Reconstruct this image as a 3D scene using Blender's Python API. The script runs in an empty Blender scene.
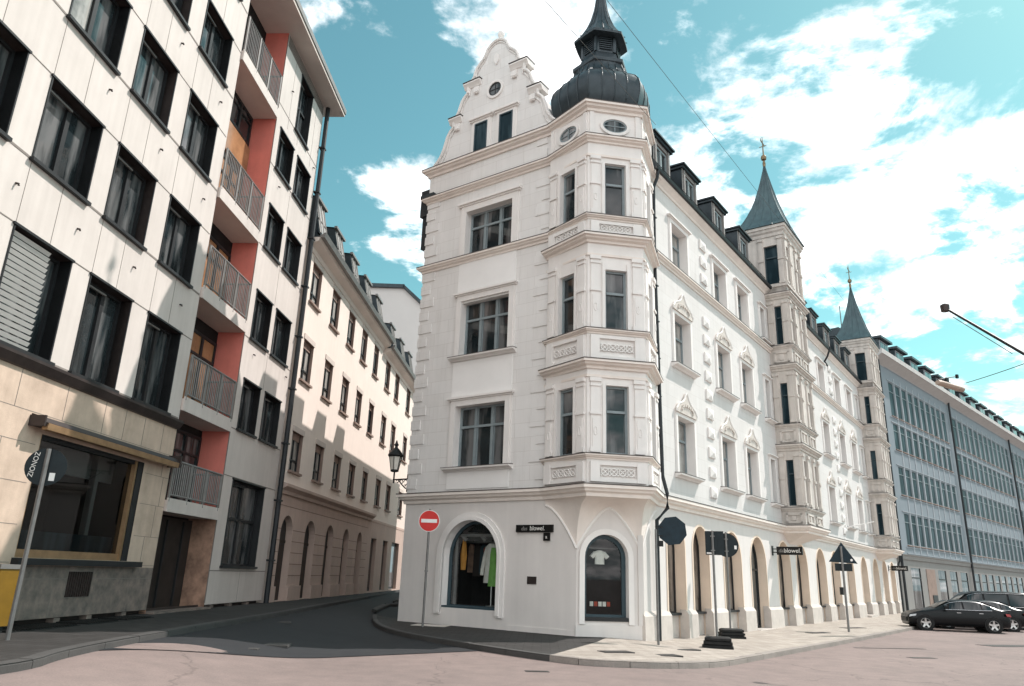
import bpy, bmesh, math, random
from math import sin, cos, pi, radians as R, sqrt, atan2, hypot
from mathutils import Vector, Matrix
random.seed(7)
S = bpy.context.scene
COL = S.collection

# ------------------------------------------------------------------ camera
cam_d = bpy.data.cameras.new('camera')
cam = bpy.data.objects.new('camera', cam_d); COL.objects.link(cam)
FPX = 739.575
PITCH, ROLL = R(17.389), R(2.022)
cam_d.sensor_width = 36.0; cam_d.lens = 36.0*FPX/1024.0
cam_d.clip_start = 0.1; cam_d.clip_end = 2000
fw = Vector((0, cos(PITCH), sin(PITCH))); up0 = Vector((0, -sin(PITCH), cos(PITCH))); rt0 = Vector((1, 0, 0))
rt = cos(ROLL)*rt0 + sin(ROLL)*up0; up = -sin(ROLL)*rt0 + cos(ROLL)*up0
CAMZ = 1.75
M = Matrix.Identity(4)
for i in range(3):
    M[i][0] = rt[i]; M[i][1] = up[i]; M[i][2] = -fw[i]
M[2][3] = CAMZ
cam.matrix_world = M
S.camera = cam
def ray(px, py):
    return rt*((px-512)/FPX) - up*((py-343)/FPX) + fw

# building axes (world)
AR = R(35.75)
OX, OY = 3.23, 21.59
eR = Vector((sin(AR), cos(AR), 0)); eL = Vector((-cos(AR), sin(AR), 0))
def wl(u, v, z=0): return Vector((OX, OY, 0)) + eR*u + eL*v + Vector((0, 0, z))

# ------------------------------------------------------------------ sun, sky, exposure
SA, SB = 0.75, 0.38
sun_dir = (-eR*SA + eL*SB + Vector((0, 0, -1))).normalized()      # direction the light travels
sd = bpy.data.lights.new('sun', 'SUN'); sd.energy = 2.2; sd.angle = R(0.5); sd.color = (1.0, 0.925, 0.88)
so = bpy.data.objects.new('sun', sd); COL.objects.link(so)
so.rotation_euler = sun_dir.to_track_quat('-Z', 'Y').to_euler()
so.location = (20, 20, 60)
elev = math.asin(-sun_dir.z); az = atan2(-sun_dir.x, -sun_dir.y)
W = bpy.data.worlds.new('World'); S.world = W; W.use_nodes = True
nt = W.node_tree; nt.nodes.clear()
def N(t, **k):
    n = nt.nodes.new(t)
    for a, b in k.items(): setattr(n, a, b)
    return n
out = N('ShaderNodeOutputWorld'); bg = N('ShaderNodeBackground'); bg.inputs[1].default_value = 0.15
sky = N('ShaderNodeTexSky', sky_type='NISHITA', sun_disc=False)
sky.sun_elevation = elev; sky.sun_rotation = az; sky.altitude = 300; sky.air_density = 1.0; sky.dust_density = 0.6; sky.ozone_density = 1.0
tc = N('ShaderNodeTexCoord')
def mth(op, a, b=None, c=None, clamp=False):
    n = N('ShaderNodeMath', operation=op, use_clamp=clamp)
    for i, v in enumerate((a, b, c)):
        if v is None: continue
        if isinstance(v, (int, float)): n.inputs[i].default_value = v
        else: nt.links.new(v, n.inputs[i])
    return n.outputs[0]
sep = N('ShaderNodeSeparateXYZ'); nt.links.new(tc.outputs['Generated'], sep.inputs[0])
zc = mth('ADD', mth('MAXIMUM', sep.outputs[2], 0.0), 0.22)
cmb = N('ShaderNodeCombineXYZ')
nt.links.new(mth('DIVIDE', sep.outputs[0], zc), cmb.inputs[0]); nt.links.new(mth('DIVIDE', sep.outputs[1], zc), cmb.inputs[1])
def noise(scale, detail, rough, dist, off):
    mp = N('ShaderNodeMapping'); mp.inputs['Location'].default_value = off
    nt.links.new(cmb.outputs[0], mp.inputs[0])
    n = N('ShaderNodeTexNoise'); n.inputs['Scale'].default_value = scale; n.inputs['Detail'].default_value = detail
    n.inputs['Roughness'].default_value = rough; n.inputs['Distortion'].default_value = dist
    nt.links.new(mp.outputs[0], n.inputs['Vector']); return n.outputs[0]
n1 = noise(3.4, 10, 0.62, 0.35, (3.1, 1.7, 0)); n2 = noise(11.0, 7, 0.62, 0.3, (7.3, 2.2, 0)); n4 = noise(5.5, 6, 0.6, 0.4, (1.3, 8.2, 0))
# cloud masses, last row added as fill light: directions on the sky, angular radius, weight
blobs = [(770, 135, .13, .5), (850, 150, .17, .55), (950, 45, .10, .3), (1000, 150, .13, .45), (930, 215, .10, .25), (700, 110, .08, .35), (720, 185, .10, .4),
         (545, 20, .10, .6), (480, 0, .07, .4), (620, -60, .14, .4), (400, 180, .05, .5), (385, 190, .035, .4), (415, 235, .05, .42), (440, 260, .05, .3),
         (900, 330, .10, .5), (975, 315, .09, .4), (1015, 425, .06, .5), (790, 215, .07, .35), (835, 200, .05, .25), (790, 265, .03, .2),
         (120, -500, .5, .3), (900, -500, .5, .3), (1500, 100, .4, .3), (-900, 100, .45, .35),
         (None, (-.55, -.75, .45), 1.0, .6), (None, (.3, -.9, .5), .8, .6), (None, (-.95, -.2, .5), .5, .5)]  # unseen bright clouds added behind the camera to lift the shaded front
acc = None
for (bx, by, br, bw) in blobs:
    d = Vector(by).normalized() if bx is None else ray(bx, by).normalized()
    vm = N('ShaderNodeVectorMath', operation='DOT_PRODUCT'); vm.inputs[1].default_value = d
    nt.links.new(tc.outputs['Generated'], vm.inputs[0])
    mr = N('ShaderNodeMapRange', interpolation_type='SMOOTHSTEP')
    mr.inputs[1].default_value = cos(br*1.45); mr.inputs[2].default_value = cos(br*0.25); mr.inputs[3].default_value = 0; mr.inputs[4].default_value = bw
    nt.links.new(vm.outputs['Value'], mr.inputs[0])
    acc = mr.outputs[0] if acc is None else mth('MAXIMUM', acc, mr.outputs[0])
dens = mth('ADD', mth('ADD', mth('MULTIPLY', n1, 2.0), mth('MULTIPLY', n2, 0.75)), mth('MULTIPLY', acc, 0.76))
cl = N('ShaderNodeMapRange', interpolation_type='SMOOTHSTEP')
cl.inputs[1].default_value = 1.58; cl.inputs[2].default_value = 2.02
nt.links.new(dens, cl.inputs[0])
tint = N('ShaderNodeMix', data_type='RGBA', blend_type='MULTIPLY'); tint.inputs[0].default_value = 1.0
nt.links.new(sky.outputs[0], tint.inputs[6]); tint.inputs[7].default_value = (0.365, 0.575, 0.405, 1)
haze = N('ShaderNodeMix', data_type='RGBA'); nt.links.new(mth('SUBTRACT', 1.0, mth('MULTIPLY', mth('SUBTRACT', sep.outputs[2], 0.02), 4.5, clamp=True), clamp=True), haze.inputs[0])
nt.links.new(tint.outputs[2], haze.inputs[6]); haze.inputs[7].default_value = (2.2, 2.75, 2.85, 1)
mx = N('ShaderNodeMix', data_type='RGBA')
nt.links.new(cl.outputs[0], mx.inputs[0]); nt.links.new(haze.outputs[2], mx.inputs[6])
shd = N('ShaderNodeMapRange'); shd.inputs[1].default_value = .40; shd.inputs[2].default_value = .62; nt.links.new(n4, shd.inputs[0])
cc = N('ShaderNodeMix', data_type='RGBA'); nt.links.new(shd.outputs[0], cc.inputs[0]); cc.inputs[6].default_value = (4.6, 4.65, 4.75, 1); cc.inputs[7].default_value = (10.4, 9.9, 9.85, 1)
nt.links.new(cc.outputs[2], mx.inputs[7])
nt.links.new(mx.outputs[2], bg.inputs[0]); nt.links.new(bg.outputs[0], out.inputs[0])
V = S.view_settings; V.view_transform = 'Standard'; V.look = 'None'; V.gamma = 1; V.exposure = 1.28; V.use_curve_mapping = False
S.render.engine = 'CYCLES'
S.cycles.max_bounces = 8; S.cycles.diffuse_bounces = 4

# ------------------------------------------------------------------ materials
MATS = {}
def mat(name, col, rough=0.8, var=0.12, scale=1.2, bump=0.0, bscale=30, metal=0.0, spec=0.3, streak=0.0, col2=None, emit=None, coat=0):
    m = bpy.data.materials.new(name); m.use_nodes = True
    t = m.node_tree; p = t.nodes['Principled BSDF']
    p.inputs['Roughness'].default_value = rough; p.inputs['Metallic'].default_value = metal
    p.inputs['Specular IOR Level'].default_value = spec
    if coat: p.inputs['Coat Weight'].default_value = coat; p.inputs['Coat Roughness'].default_value = 0.05
    tcn = t.nodes.new('ShaderNodeTexCoord')
    ns = t.nodes.new('ShaderNodeTexNoise'); ns.inputs['Scale'].default_value = scale; ns.inputs['Detail'].default_value = 8; ns.inputs['Roughness'].default_value = 0.65
    t.links.new(tcn.outputs['Object'], ns.inputs['Vector'])
    fac = ns.outputs[0]
    if streak:
        mp = t.nodes.new('ShaderNodeMapping'); mp.inputs['Scale'].default_value = (3.0, 3.0, 0.22)
        t.links.new(tcn.outputs['Object'], mp.inputs[0])
        n3 = t.nodes.new('ShaderNodeTexNoise'); n3.inputs['Scale'].default_value = 1.4; n3.inputs['Detail'].default_value = 6
        t.links.new(mp.outputs[0], n3.inputs['Vector'])
        mm = t.nodes.new('ShaderNodeMix'); mm.inputs[0].default_value = streak
        t.links.new(fac, mm.inputs[2]); t.links.new(n3.outputs[0], mm.inputs[3]); fac = mm.outputs[0]
    cr = t.nodes.new('ShaderNodeValToRGB')
    c = col; d = col2 if col2 else tuple(x*(1-var*1.6) for x in col)
    cr.color_ramp.elements[0].position = 0.30; cr.color_ramp.elements[1].position = 0.66
    cr.color_ramp.elements[0].color = (*d, 1); cr.color_ramp.elements[1].color = (*[min(1, x*(1+var*.25)) for x in c], 1)
    t.links.new(fac, cr.inputs[0]); t.links.new(cr.outputs[0], p.inputs['Base Color'])
    if bump:
        b = t.nodes.new('ShaderNodeBump'); b.inputs['Strength'].default_value = bump; b.inputs['Distance'].default_value = 0.02
        nb = t.nodes.new('ShaderNodeTexNoise'); nb.inputs['Scale'].default_value = bscale; nb.inputs['Detail'].default_value = 5
        t.links.new(tcn.outputs['Object'], nb.inputs['Vector']); t.links.new(nb.outputs[0], b.inputs['Height']); t.links.new(b.outputs[0], p.inputs['Normal'])
    if emit: p.inputs['Emission Color'].default_value = (*emit[0], 1); p.inputs['Emission Strength'].default_value = emit[1]
    MATS[name] = m; return m
def glass(name, col, rough=0.03, spec=0.5, var=.5, scale=.6):
    return mat(name, col, rough, var, scale, spec=spec)
mat('plaster_white', (.70, .68, .66), .85, .05, .7, .25, 40, streak=.5)
mat('plaster_grey', (.79, .77, .75), .88, .06, .9, .25, 40, streak=.5)
mat('plaster_ground', (.72, .68, .65), .85, .07, .8, .2, 40, streak=.4)
mat('plaster_panel', (.86, .84, .82), .85, .04, .8, .2, 40)
mat('moulding_cream', (.82, .745, .685), .8, .07, 1.5, .15, 50, streak=.4)
mat('moulding_white', (.82, .785, .755), .8, .06, 1.5, .15, 50, streak=.4)
mat('reveal_peach', (.82, .68, .555), .8, .06, 1.2, .15, 50)
mat('bay_stone', (.66, .61, .56), .85, .2, 1.4, .3, 25, streak=.6)
mat('plinth_stone', (.60, .545, .50), .85, .12, 1.5, .3, 30)
mat('slate_metal', (.036, .050, .058), .36, .25, 2.5, .1, 20, metal=.35, spec=.5, col2=(.018, .027, .033))
mat('spire_copper', (.075, .125, .135), .5, .3, 1.6, .1, 15, metal=.15, spec=.4, col2=(.045, .07, .08), streak=.5)
mat('lead_flashing', (.10, .085, .08), .6, .2, 3)
mat('pipe_dark', (.03, .034, .038), .5, .2, 4, metal=.2)
mat('frame_grey', (.25, .295, .31), .5, .1, 3)
mat('frame_teal', (.045, .075, .09), .45, .12, 3)
mat('frame_dark', (.022, .024, .026), .45, .2, 3)
glass('glass_dark', (.028, .038, .042))
glass('glass_curtain', (.30, .29, .275), .25, var=.35, scale=3)
glass('glass_brown', (.17, .135, .115), .08, var=.6, scale=.9)
mat('glass_teal', (.018, .042, .055), .38, .4, .25, spec=.07)
glass('glass_amber', (.42, .22, .11), .15, var=.3, scale=1.2)
mat('stone_panel', (.63, .575, .535), .7, .09, .45, .12, 60, streak=.4, col2=(.51, .46, .425))
mat('stone_travertine', (.62, .485, .385), .6, .2, 1.6, .15, 40, streak=.3, col2=(.42, .32, .25))
mat('stone_greyplinth', (.26, .205, .175), .6, .3, 3.2, .15, 40, col2=(.10, .09, .083))
mat('stone_brown', (.46, .28, .20), .5, .35, 2.2, .1, 40, col2=(.16, .10, .075))
mat('joint_dark', (.24, .21, .19), .8, .1)
mat('metal_brown', (.055, .043, .04), .45, .2, 3, metal=.3)
mat('metal_bronze', (.42, .27, .15), .4, .2, 3, metal=.5)
mat('paint_red', (.74, .23, .185), .85, .12, 1.4, .2, 40, streak=.3)
mat('soffit_pale', (.62, .54, .49), .85, .08, 1)
mat('rail_metal', (.23, .22, .21), .5, .15, 4, metal=.3)
mat('blind_white', (.72, .70, .67), .6, .05)
mat('plaster_beige', (.80, .70, .63), .88, .05, .7, .2, 40, streak=.4)
mat('plaster_pinkbase', (.56, .43, .37), .85, .1, 1, .2, 40, streak=.4)
mat('trim_brown', (.30, .215, .18), .7, .15, 2)
mat('concrete_block', (.27, .26, .25), .85, .08, .9, .15, 30, streak=.3)
mat('block_white', (.235, .27, .30), .7, .07, 1, streak=.3)
mat('block_fin', (.34, .37, .40), .7, .06, 1, streak=.3)
mat('block_cornice', (.52, .505, .49), .75, .08, 1, streak=.3)
mat('far_plaster', (.60, .57, .55), .9, .05, .2)
mat('sign_red', (.62, .03, .025), .4, .08, 3)
mat('sign_white', (.85, .84, .82), .45, .05, 3)
mat('sign_back', (.016, .024, .028), .5, .2, 5, metal=.3)
mat('sign_blue', (.008, .024, .036), .5, .25, 6)
mat('sign_black', (.008, .008, .008), .35, .1, 3)
mat('letter_white', (.80, .78, .74), .6, .05)
mat('pole_grey', (.22, .215, .21), .45, .15, 6, metal=.5)
mat('rubber_black', (.02, .02, .02), .8, .3, 6, .3, 60)
mat('box_yellow', (.20, .11, .010), .45, .12, 3)
mat('iron_black', (.02, .022, .022), .5, .2, 5, metal=.3)
mat('lamp_glass', (.74, .71, .64), .25, .1, 4)
mat('brass', (.22, .16, .095), .35, .2, 5, metal=.8)
mat('car_black', (.004, .005, .006), .25, .1, 3, spec=.22, coat=.08)
mat('car_glass', (.02, .026, .028), .03, .2, 1, spec=.6)
mat('tyre', (.018, .018, .018), .85, .2, 8, .2, 60)
mat('alloy', (.55, .54, .53), .3, .1, 6, metal=.8)
mat('chrome', (.7, .7, .7), .15, .1, 6, metal=1.0)
mat('tail_red', (.35, .012, .012), .2, .1, 4, spec=.6)
mat('headlamp', (.55, .58, .60), .08, .1, 4, spec=.7)
mat('cloth_white', (.78, .74, .68), .9, .1, 8, .3, 60)
mat('cloth_green', (.22, .48, .12), .9, .12, 8, .3, 60)
mat('cloth_orange', (.60, .27, .06), .9, .15, 8, .3, 60)
mat('cloth_red', (.42, .07, .04), .9, .15, 8, .3, 60)
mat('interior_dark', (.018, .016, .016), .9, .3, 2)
mat('wire', (.12, .115, .11), .6, .1)
mat('lamp_wood', (.42, .33, .27), .55, .15, 3)
mat('door_dark', (.035, .028, .025), .5, .3, 2)
mat('manhole_iron', (.06, .055, .052), .7, .3, 20, .3, 80)
mat('pave_patch', (.62, .57, .52), .8, .12, 4, .2, 60)

def vary_glass(name, light, amount=.8, edge=.55):
    # every pane differs: how much of the room, a curtain or a blind stands behind it
    t = MATS[name].node_tree; p = t.nodes['Principled BSDF']; src = p.inputs['Base Color'].links[0].from_socket
    oi = t.nodes.new('ShaderNodeObjectInfo'); tcn = t.nodes.new('ShaderNodeTexCoord')
    mp = t.nodes.new('ShaderNodeMapping'); mp.inputs['Scale'].default_value = (2.2, 2.2, .35); t.links.new(tcn.outputs['Object'], mp.inputs[0])
    ad = t.nodes.new('ShaderNodeVectorMath'); ad.operation = 'ADD'; t.links.new(mp.outputs[0], ad.inputs[0])
    cb_ = t.nodes.new('ShaderNodeCombineXYZ'); ml = t.nodes.new('ShaderNodeMath'); ml.operation = 'MULTIPLY'; ml.inputs[1].default_value = 37; t.links.new(oi.outputs['Random'], ml.inputs[0])
    for i in range(3): t.links.new(ml.outputs[0], cb_.inputs[i])
    t.links.new(cb_.outputs[0], ad.inputs[1])
    ns = t.nodes.new('ShaderNodeTexNoise'); ns.inputs['Scale'].default_value = 1.1; ns.inputs['Detail'].default_value = 4; t.links.new(ad.outputs[0], ns.inputs['Vector'])
    mr = t.nodes.new('ShaderNodeMapRange'); mr.inputs[1].default_value = edge-.06; mr.inputs[2].default_value = edge+.10; mr.inputs[4].default_value = amount
    t.links.new(ns.outputs[0], mr.inputs[0])
    mx = t.nodes.new('ShaderNodeMix'); mx.data_type = 'RGBA'; t.links.new(mr.outputs[0], mx.inputs[0]); t.links.new(src, mx.inputs[6]); mx.inputs[7].default_value = (*light, 1)
    t.links.new(mx.outputs[2], p.inputs['Base Color'])
vary_glass('glass_dark', (.20, .20, .20), .75, .52); vary_glass('glass_teal', (.075, .12, .14), .6, .54); vary_glass('glass_curtain', (.48, .46, .43), .9, .5); vary_glass('glass_brown', (.34, .29, .25), .8, .5)
def ashlar(name, scale=1.0, dark=.90):
    t = MATS[name].node_tree; p = t.nodes['Principled BSDF']; src = p.inputs['Base Color'].links[0].from_socket
    tcn = t.nodes.new('ShaderNodeTexCoord'); sp = t.nodes.new('ShaderNodeSeparateXYZ'); t.links.new(tcn.outputs['Object'], sp.inputs[0])
    a = t.nodes.new('ShaderNodeMath'); a.operation = 'ADD'; t.links.new(sp.outputs[0], a.inputs[0]); t.links.new(sp.outputs[1], a.inputs[1])
    c = t.nodes.new('ShaderNodeCombineXYZ'); t.links.new(a.outputs[0], c.inputs[0]); t.links.new(sp.outputs[2], c.inputs[1])
    b = t.nodes.new('ShaderNodeTexBrick'); b.inputs['Scale'].default_value = scale; b.inputs['Brick Width'].default_value = 1.25; b.inputs['Row Height'].default_value = .46; b.inputs['Mortar Size'].default_value = .010; b.inputs['Mortar Smooth'].default_value = .3
    b.inputs['Color1'].default_value = (1, 1, 1, 1); b.inputs['Color2'].default_value = (.955, .95, .945, 1); b.inputs['Mortar'].default_value = (dark, dark*.985, dark*.97, 1); t.links.new(c.outputs[0], b.inputs['Vector'])
    mx = t.nodes.new('ShaderNodeMix'); mx.data_type = 'RGBA'; mx.blend_type = 'MULTIPLY'; mx.inputs[0].default_value = 1; t.links.new(src, mx.inputs[6]); t.links.new(b.outputs[0], mx.inputs[7]); src = mx.outputs[2]
    # grime: blotches and rain streaks with shapes of their own
    mp = t.nodes.new('ShaderNodeMapping'); mp.inputs['Scale'].default_value = (2.6, 2.6, .16); t.links.new(tcn.outputs['Object'], mp.inputs[0])
    n = t.nodes.new('ShaderNodeTexNoise'); n.inputs['Scale'].default_value = 2.2; n.inputs['Detail'].default_value = 7; n.inputs['Roughness'].default_value = .7; t.links.new(mp.outputs[0], n.inputs['Vector'])
    mr = t.nodes.new('ShaderNodeMapRange'); mr.inputs[1].default_value = .54; mr.inputs[2].default_value = .74; mr.inputs[4].default_value = .45; t.links.new(n.outputs[0], mr.inputs[0])
    m2 = t.nodes.new('ShaderNodeMix'); m2.data_type = 'RGBA'; m2.blend_type = 'MULTIPLY'; t.links.new(mr.outputs[0], m2.inputs[0]); t.links.new(src, m2.inputs[6]); m2.inputs[7].default_value = (.74, .72, .69, 1)
    t.links.new(m2.outputs[2], p.inputs['Base Color'])
ashlar('plaster_white', 1.0, .88); ashlar('plaster_grey', 1.0, .86)
def ground_mat(name, c1, c2, crack=0.0, brick=None, bscale=70, bump=.25):
    m = bpy.data.materials.new(name); m.use_nodes = True; t = m.node_tree; p = t.nodes['Principled BSDF']
    p.inputs['Roughness'].default_value = .82; p.inputs['Specular IOR Level'].default_value = .25
    tcn = t.nodes.new('ShaderNodeTexCoord'); O = tcn.outputs['Object']
    def nz(s, d=8, r=.6):
        n = t.nodes.new('ShaderNodeTexNoise'); n.inputs['Scale'].default_value = s; n.inputs['Detail'].default_value = d; n.inputs['Roughness'].default_value = r
        t.links.new(O, n.inputs['Vector']); return n.outputs[0]
    def mm(op, a, b):
        n = t.nodes.new('ShaderNodeMath'); n.operation = op
        for i, v in enumerate((a, b)):
            if isinstance(v, (int, float)): n.inputs[i].default_value = v
            else: t.links.new(v, n.inputs[i])
        return n.outputs[0]
    f = mm('ADD', mm('ADD', mm('MULTIPLY', nz(.22), .34), mm('MULTIPLY', nz(2.1), .30)), mm('MULTIPLY', nz(38, 3), .36))
    cr = t.nodes.new('ShaderNodeValToRGB'); cr.color_ramp.elements[0].position = .36; cr.color_ramp.elements[1].position = .64
    cr.color_ramp.elements[0].color = (*c2, 1); cr.color_ramp.elements[1].color = (*c1, 1)
    t.links.new(f, cr.inputs[0]); colr = cr.outputs[0]; h = nz(bscale, 4)
    if brick:
        mp = t.nodes.new('ShaderNodeMapping'); mp.inputs['Rotation'].default_value = (0, 0, brick[0]); t.links.new(O, mp.inputs[0])
        bk = t.nodes.new('ShaderNodeTexBrick'); bk.inputs['Scale'].default_value = brick[1]; bk.inputs['Mortar Size'].default_value = .012
        bk.inputs['Color1'].default_value = (1, 1, 1, 1); bk.inputs['Color2'].default_value = (.78, .77, .76, 1); bk.inputs['Mortar'].default_value = (.42, .40, .38, 1)
        bk.inputs['Brick Width'].default_value = .5; bk.inputs['Row Height'].default_value = .35
        t.links.new(mp.outputs[0], bk.inputs['Vector'])
        mx = t.nodes.new('ShaderNodeMix'); mx.data_type = 'RGBA'; mx.blend_type = 'MULTIPLY'; mx.inputs[0].default_value = 1
        t.links.new(colr, mx.inputs[6]); t.links.new(bk.outputs[0], mx.inputs[7]); colr = mx.outputs[2]
    if crack:
        vo = t.nodes.new('ShaderNodeTexVoronoi'); vo.feature = 'DISTANCE_TO_EDGE'; vo.inputs['Scale'].default_value = .16
        wv = t.nodes.new('ShaderNodeTexNoise'); wv.inputs['Scale'].default_value = 1.2; wv.inputs['Detail'].default_value = 6
        t.links.new(O, wv.inputs['Vector'])
        ad = t.nodes.new('ShaderNodeVectorMath'); ad.operation = 'MULTIPLY_ADD'; ad.inputs[1].default_value = (1.6, 1.6, 0)
        t.links.new(wv.outputs['Color'], ad.inputs[0]); t.links.new(O, ad.inputs[2]); t.links.new(ad.outputs[0], vo.inputs['Vector'])
        mr = t.nodes.new('ShaderNodeMapRange'); mr.inputs[1].default_value = .0018; mr.inputs[2].default_value = .0045; mr.inputs[3].default_value = crack; mr.inputs[4].default_value = 0
        t.links.new(vo.outputs[0], mr.inputs[0])
        mx = t.nodes.new('ShaderNodeMix'); mx.data_type = 'RGBA'; t.links.new(mr.outputs[0], mx.inputs[0]); t.links.new(colr, mx.inputs[6]); mx.inputs[7].default_value = (.045, .04, .038, 1)
        colr = mx.outputs[2]
    t.links.new(colr, p.inputs['Base Color'])
    b = t.nodes.new('ShaderNodeBump'); b.inputs['Strength'].default_value = bump; b.inputs['Distance'].default_value = .01
    t.links.new(h, b.inputs['Height']); t.links.new(b.outputs[0], p.inputs['Normal'])
    MATS[name] = m
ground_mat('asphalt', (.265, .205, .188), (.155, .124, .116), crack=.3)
ground_mat('asphalt_shaded', (.032, .034, .037), (.021, .022, .025))  # road asphalt again, with the side street's shade put into its colour
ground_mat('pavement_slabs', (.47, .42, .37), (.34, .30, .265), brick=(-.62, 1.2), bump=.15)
ground_mat('pavement_shaded', (.056, .053, .051), (.034, .032, .031), brick=(.05, 1.2), bump=.15)  # paving darkened in its colour to deepen the shade on it
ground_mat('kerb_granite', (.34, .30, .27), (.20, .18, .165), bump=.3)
ground_mat('kerb_shaded', (.085, .082, .08), (.055, .052, .05), bump=.3)  # darker copy of the kerb stone, shade put into the colour

# ------------------------------------------------------------------ mesh helpers
class MB:
    def __init__(s, tf=None): s.v = []; s.f = []; s.m = []; s.tf = tf
    def add(s, verts, faces, mi=0):
        o = len(s.v); s.v += [tuple(v) for v in verts]
        for f in faces: s.f.append(tuple(i+o for i in f)); s.m.append(mi)
    def box(s, x0, x1, y0, y1, z0, z1, mi=0):
        s.add([(x0,y0,z0),(x1,y0,z0),(x1,y1,z0),(x0,y1,z0),(x0,y0,z1),(x1,y0,z1),(x1,y1,z1),(x0,y1,z1)],
              [(0,3,2,1),(4,5,6,7),(0,1,5,4),(1,2,6,5),(2,3,7,6),(3,0,4,7)], mi)
    def loft(s, rings, mi=0, caps=True, closed=True):
        n = len(rings[0]); vs = [p for r in rings for p in r]; fs = []
        for i in range(len(rings)-1):
            for j in range(n if closed else n-1):
                k = (j+1) % n
                fs.append((i*n+j, i*n+k, (i+1)*n+k, (i+1)*n+j))
        if caps:
            fs.append(tuple(range(n-1, -1, -1))); fs.append(tuple((len(rings)-1)*n+j for j in range(n)))
        s.add(vs, fs, mi)
    def prism(s, poly, z0, z1, mi=0):
        s.loft([[(x, y, z0) for x, y in poly], [(x, y, z1) for x, y in poly]], mi)
    def lathe(s, prof, c=(0, 0), n=24, rot=0, mi=0, hexmix=0.0, caps=True):
        rings = []
        for z, r in prof:
            ring = []
            for i in range(n):
                a = rot+2*pi*i/n
                rr = r
                if hexmix:
                    q = ((a-rot) % (pi/3))-pi/6
                    rr = r*((1-hexmix)+hexmix*cos(pi/6)/cos(q))
                ring.append((c[0]+rr*cos(a), c[1]+rr*sin(a), z))
            rings.append(ring)
        s.loft(rings, mi, caps)
    def tube(s, pts, r, n=8, mi=0, r2=None):
        pts = [Vector(p) for p in pts]; rings = []
        for i, p in enumerate(pts):
            d = (pts[min(i+1, len(pts)-1)]-pts[max(i-1, 0)]).normalized()
            a = Vector((0, 0, 1)) if abs(d.z) < .9 else Vector((1, 0, 0))
            x = d.cross(a).normalized(); y = d.cross(x)
            rr = r if r2 is None else r+(r2-r)*i/(len(pts)-1)
            rings.append([tuple(p+x*rr*cos(2*pi*k/n)+y*rr*sin(2*pi*k/n)) for k in range(n)])
        s.loft(rings, mi)
    def build(s, name, mats, parent=None, loc=None, rotz=0, smooth=False, label=None, ang=35, kind=None):
        me = bpy.data.meshes.new(name)
        vs = [s.tf(v) for v in s.v] if s.tf else s.v
        me.from_pydata(vs, [], s.f)
        if isinstance(mats, str): mats = [mats]
        for m in mats: me.materials.append(MATS[m])
        me.polygons.foreach_set('material_index', s.m)
        bm = bmesh.new(); bm.from_mesh(me)
        bmesh.ops.recalc_face_normals(bm, faces=bm.faces)
        if smooth:
            for f in bm.faces: f.smooth = True
            for e in bm.edges:
                if len(e.link_faces) != 2 or e.calc_face_angle(0) > R(ang): e.smooth = False
        bm.to_mesh(me); bm.free()
        return link(me, name, parent, loc, rotz, label, kind)
def link(me, name, parent=None, loc=None, rotz=0, label=None, kind=None):
    o = bpy.data.objects.new(name, me); COL.objects.link(o)
    if parent: o.parent = parent
    if loc is not None: o.location = loc
    o.rotation_euler = (0, 0, rotz)
    if label: o['label'] = label
    if kind: o['kind'] = kind
    return o
def tag(o, label, cat, group=None):
    o['label'] = label; o['category'] = cat
    if group: o['group'] = group
    return o
def thing(name, label, cat, loc=(0, 0, 0), rotz=0, group=None):
    o = bpy.data.objects.new(name, None); COL.objects.link(o); o.location = loc; o.rotation_euler = (0, 0, rotz); o.empty_display_size = .3
    return tag(o, label, cat, group)
class Fac:
    """a facade plane: origin, direction along it, outward normal"""
    def __init__(s, ox, oy, dx, dy, nx, ny): s.o = (ox, oy); s.d = (dx, dy); s.n = (nx, ny)
    def p(s, a, z, d=0): return (s.o[0]+s.d[0]*a+s.n[0]*d, s.o[1]+s.d[1]*a+s.n[1]*d, z)
    def xy(s, a, d=0): return (s.o[0]+s.d[0]*a+s.n[0]*d, s.o[1]+s.d[1]*a+s.n[1]*d)
def fbox(mb, F, s0, s1, z0, z1, d0, d1, mi=0):
    c = [F.p(a, z, d) for z in (z0, z1) for (a, d) in ((s0, d0), (s1, d0), (s1, d1), (s0, d1))]
    mb.add(c, [(0,3,2,1),(4,5,6,7),(0,1,5,4),(1,2,6,5),(2,3,7,6),(3,0,4,7)], mi)
def fpoly(mb, F, poly, d0, d1, mi=0):
    mb.loft([[F.p(a, z, d0) for a, z in poly], [F.p(a, z, d1) for a, z in poly]], mi)
def arch_pts(s0, s1, zs, n=12, point=1.0):
    c = (s0+s1)/2; r = (s1-s0)/2
    return [(c-r*cos(pi*i/n), zs+r*point*sin(pi*i/n)) for i in range(n+1)]
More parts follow.
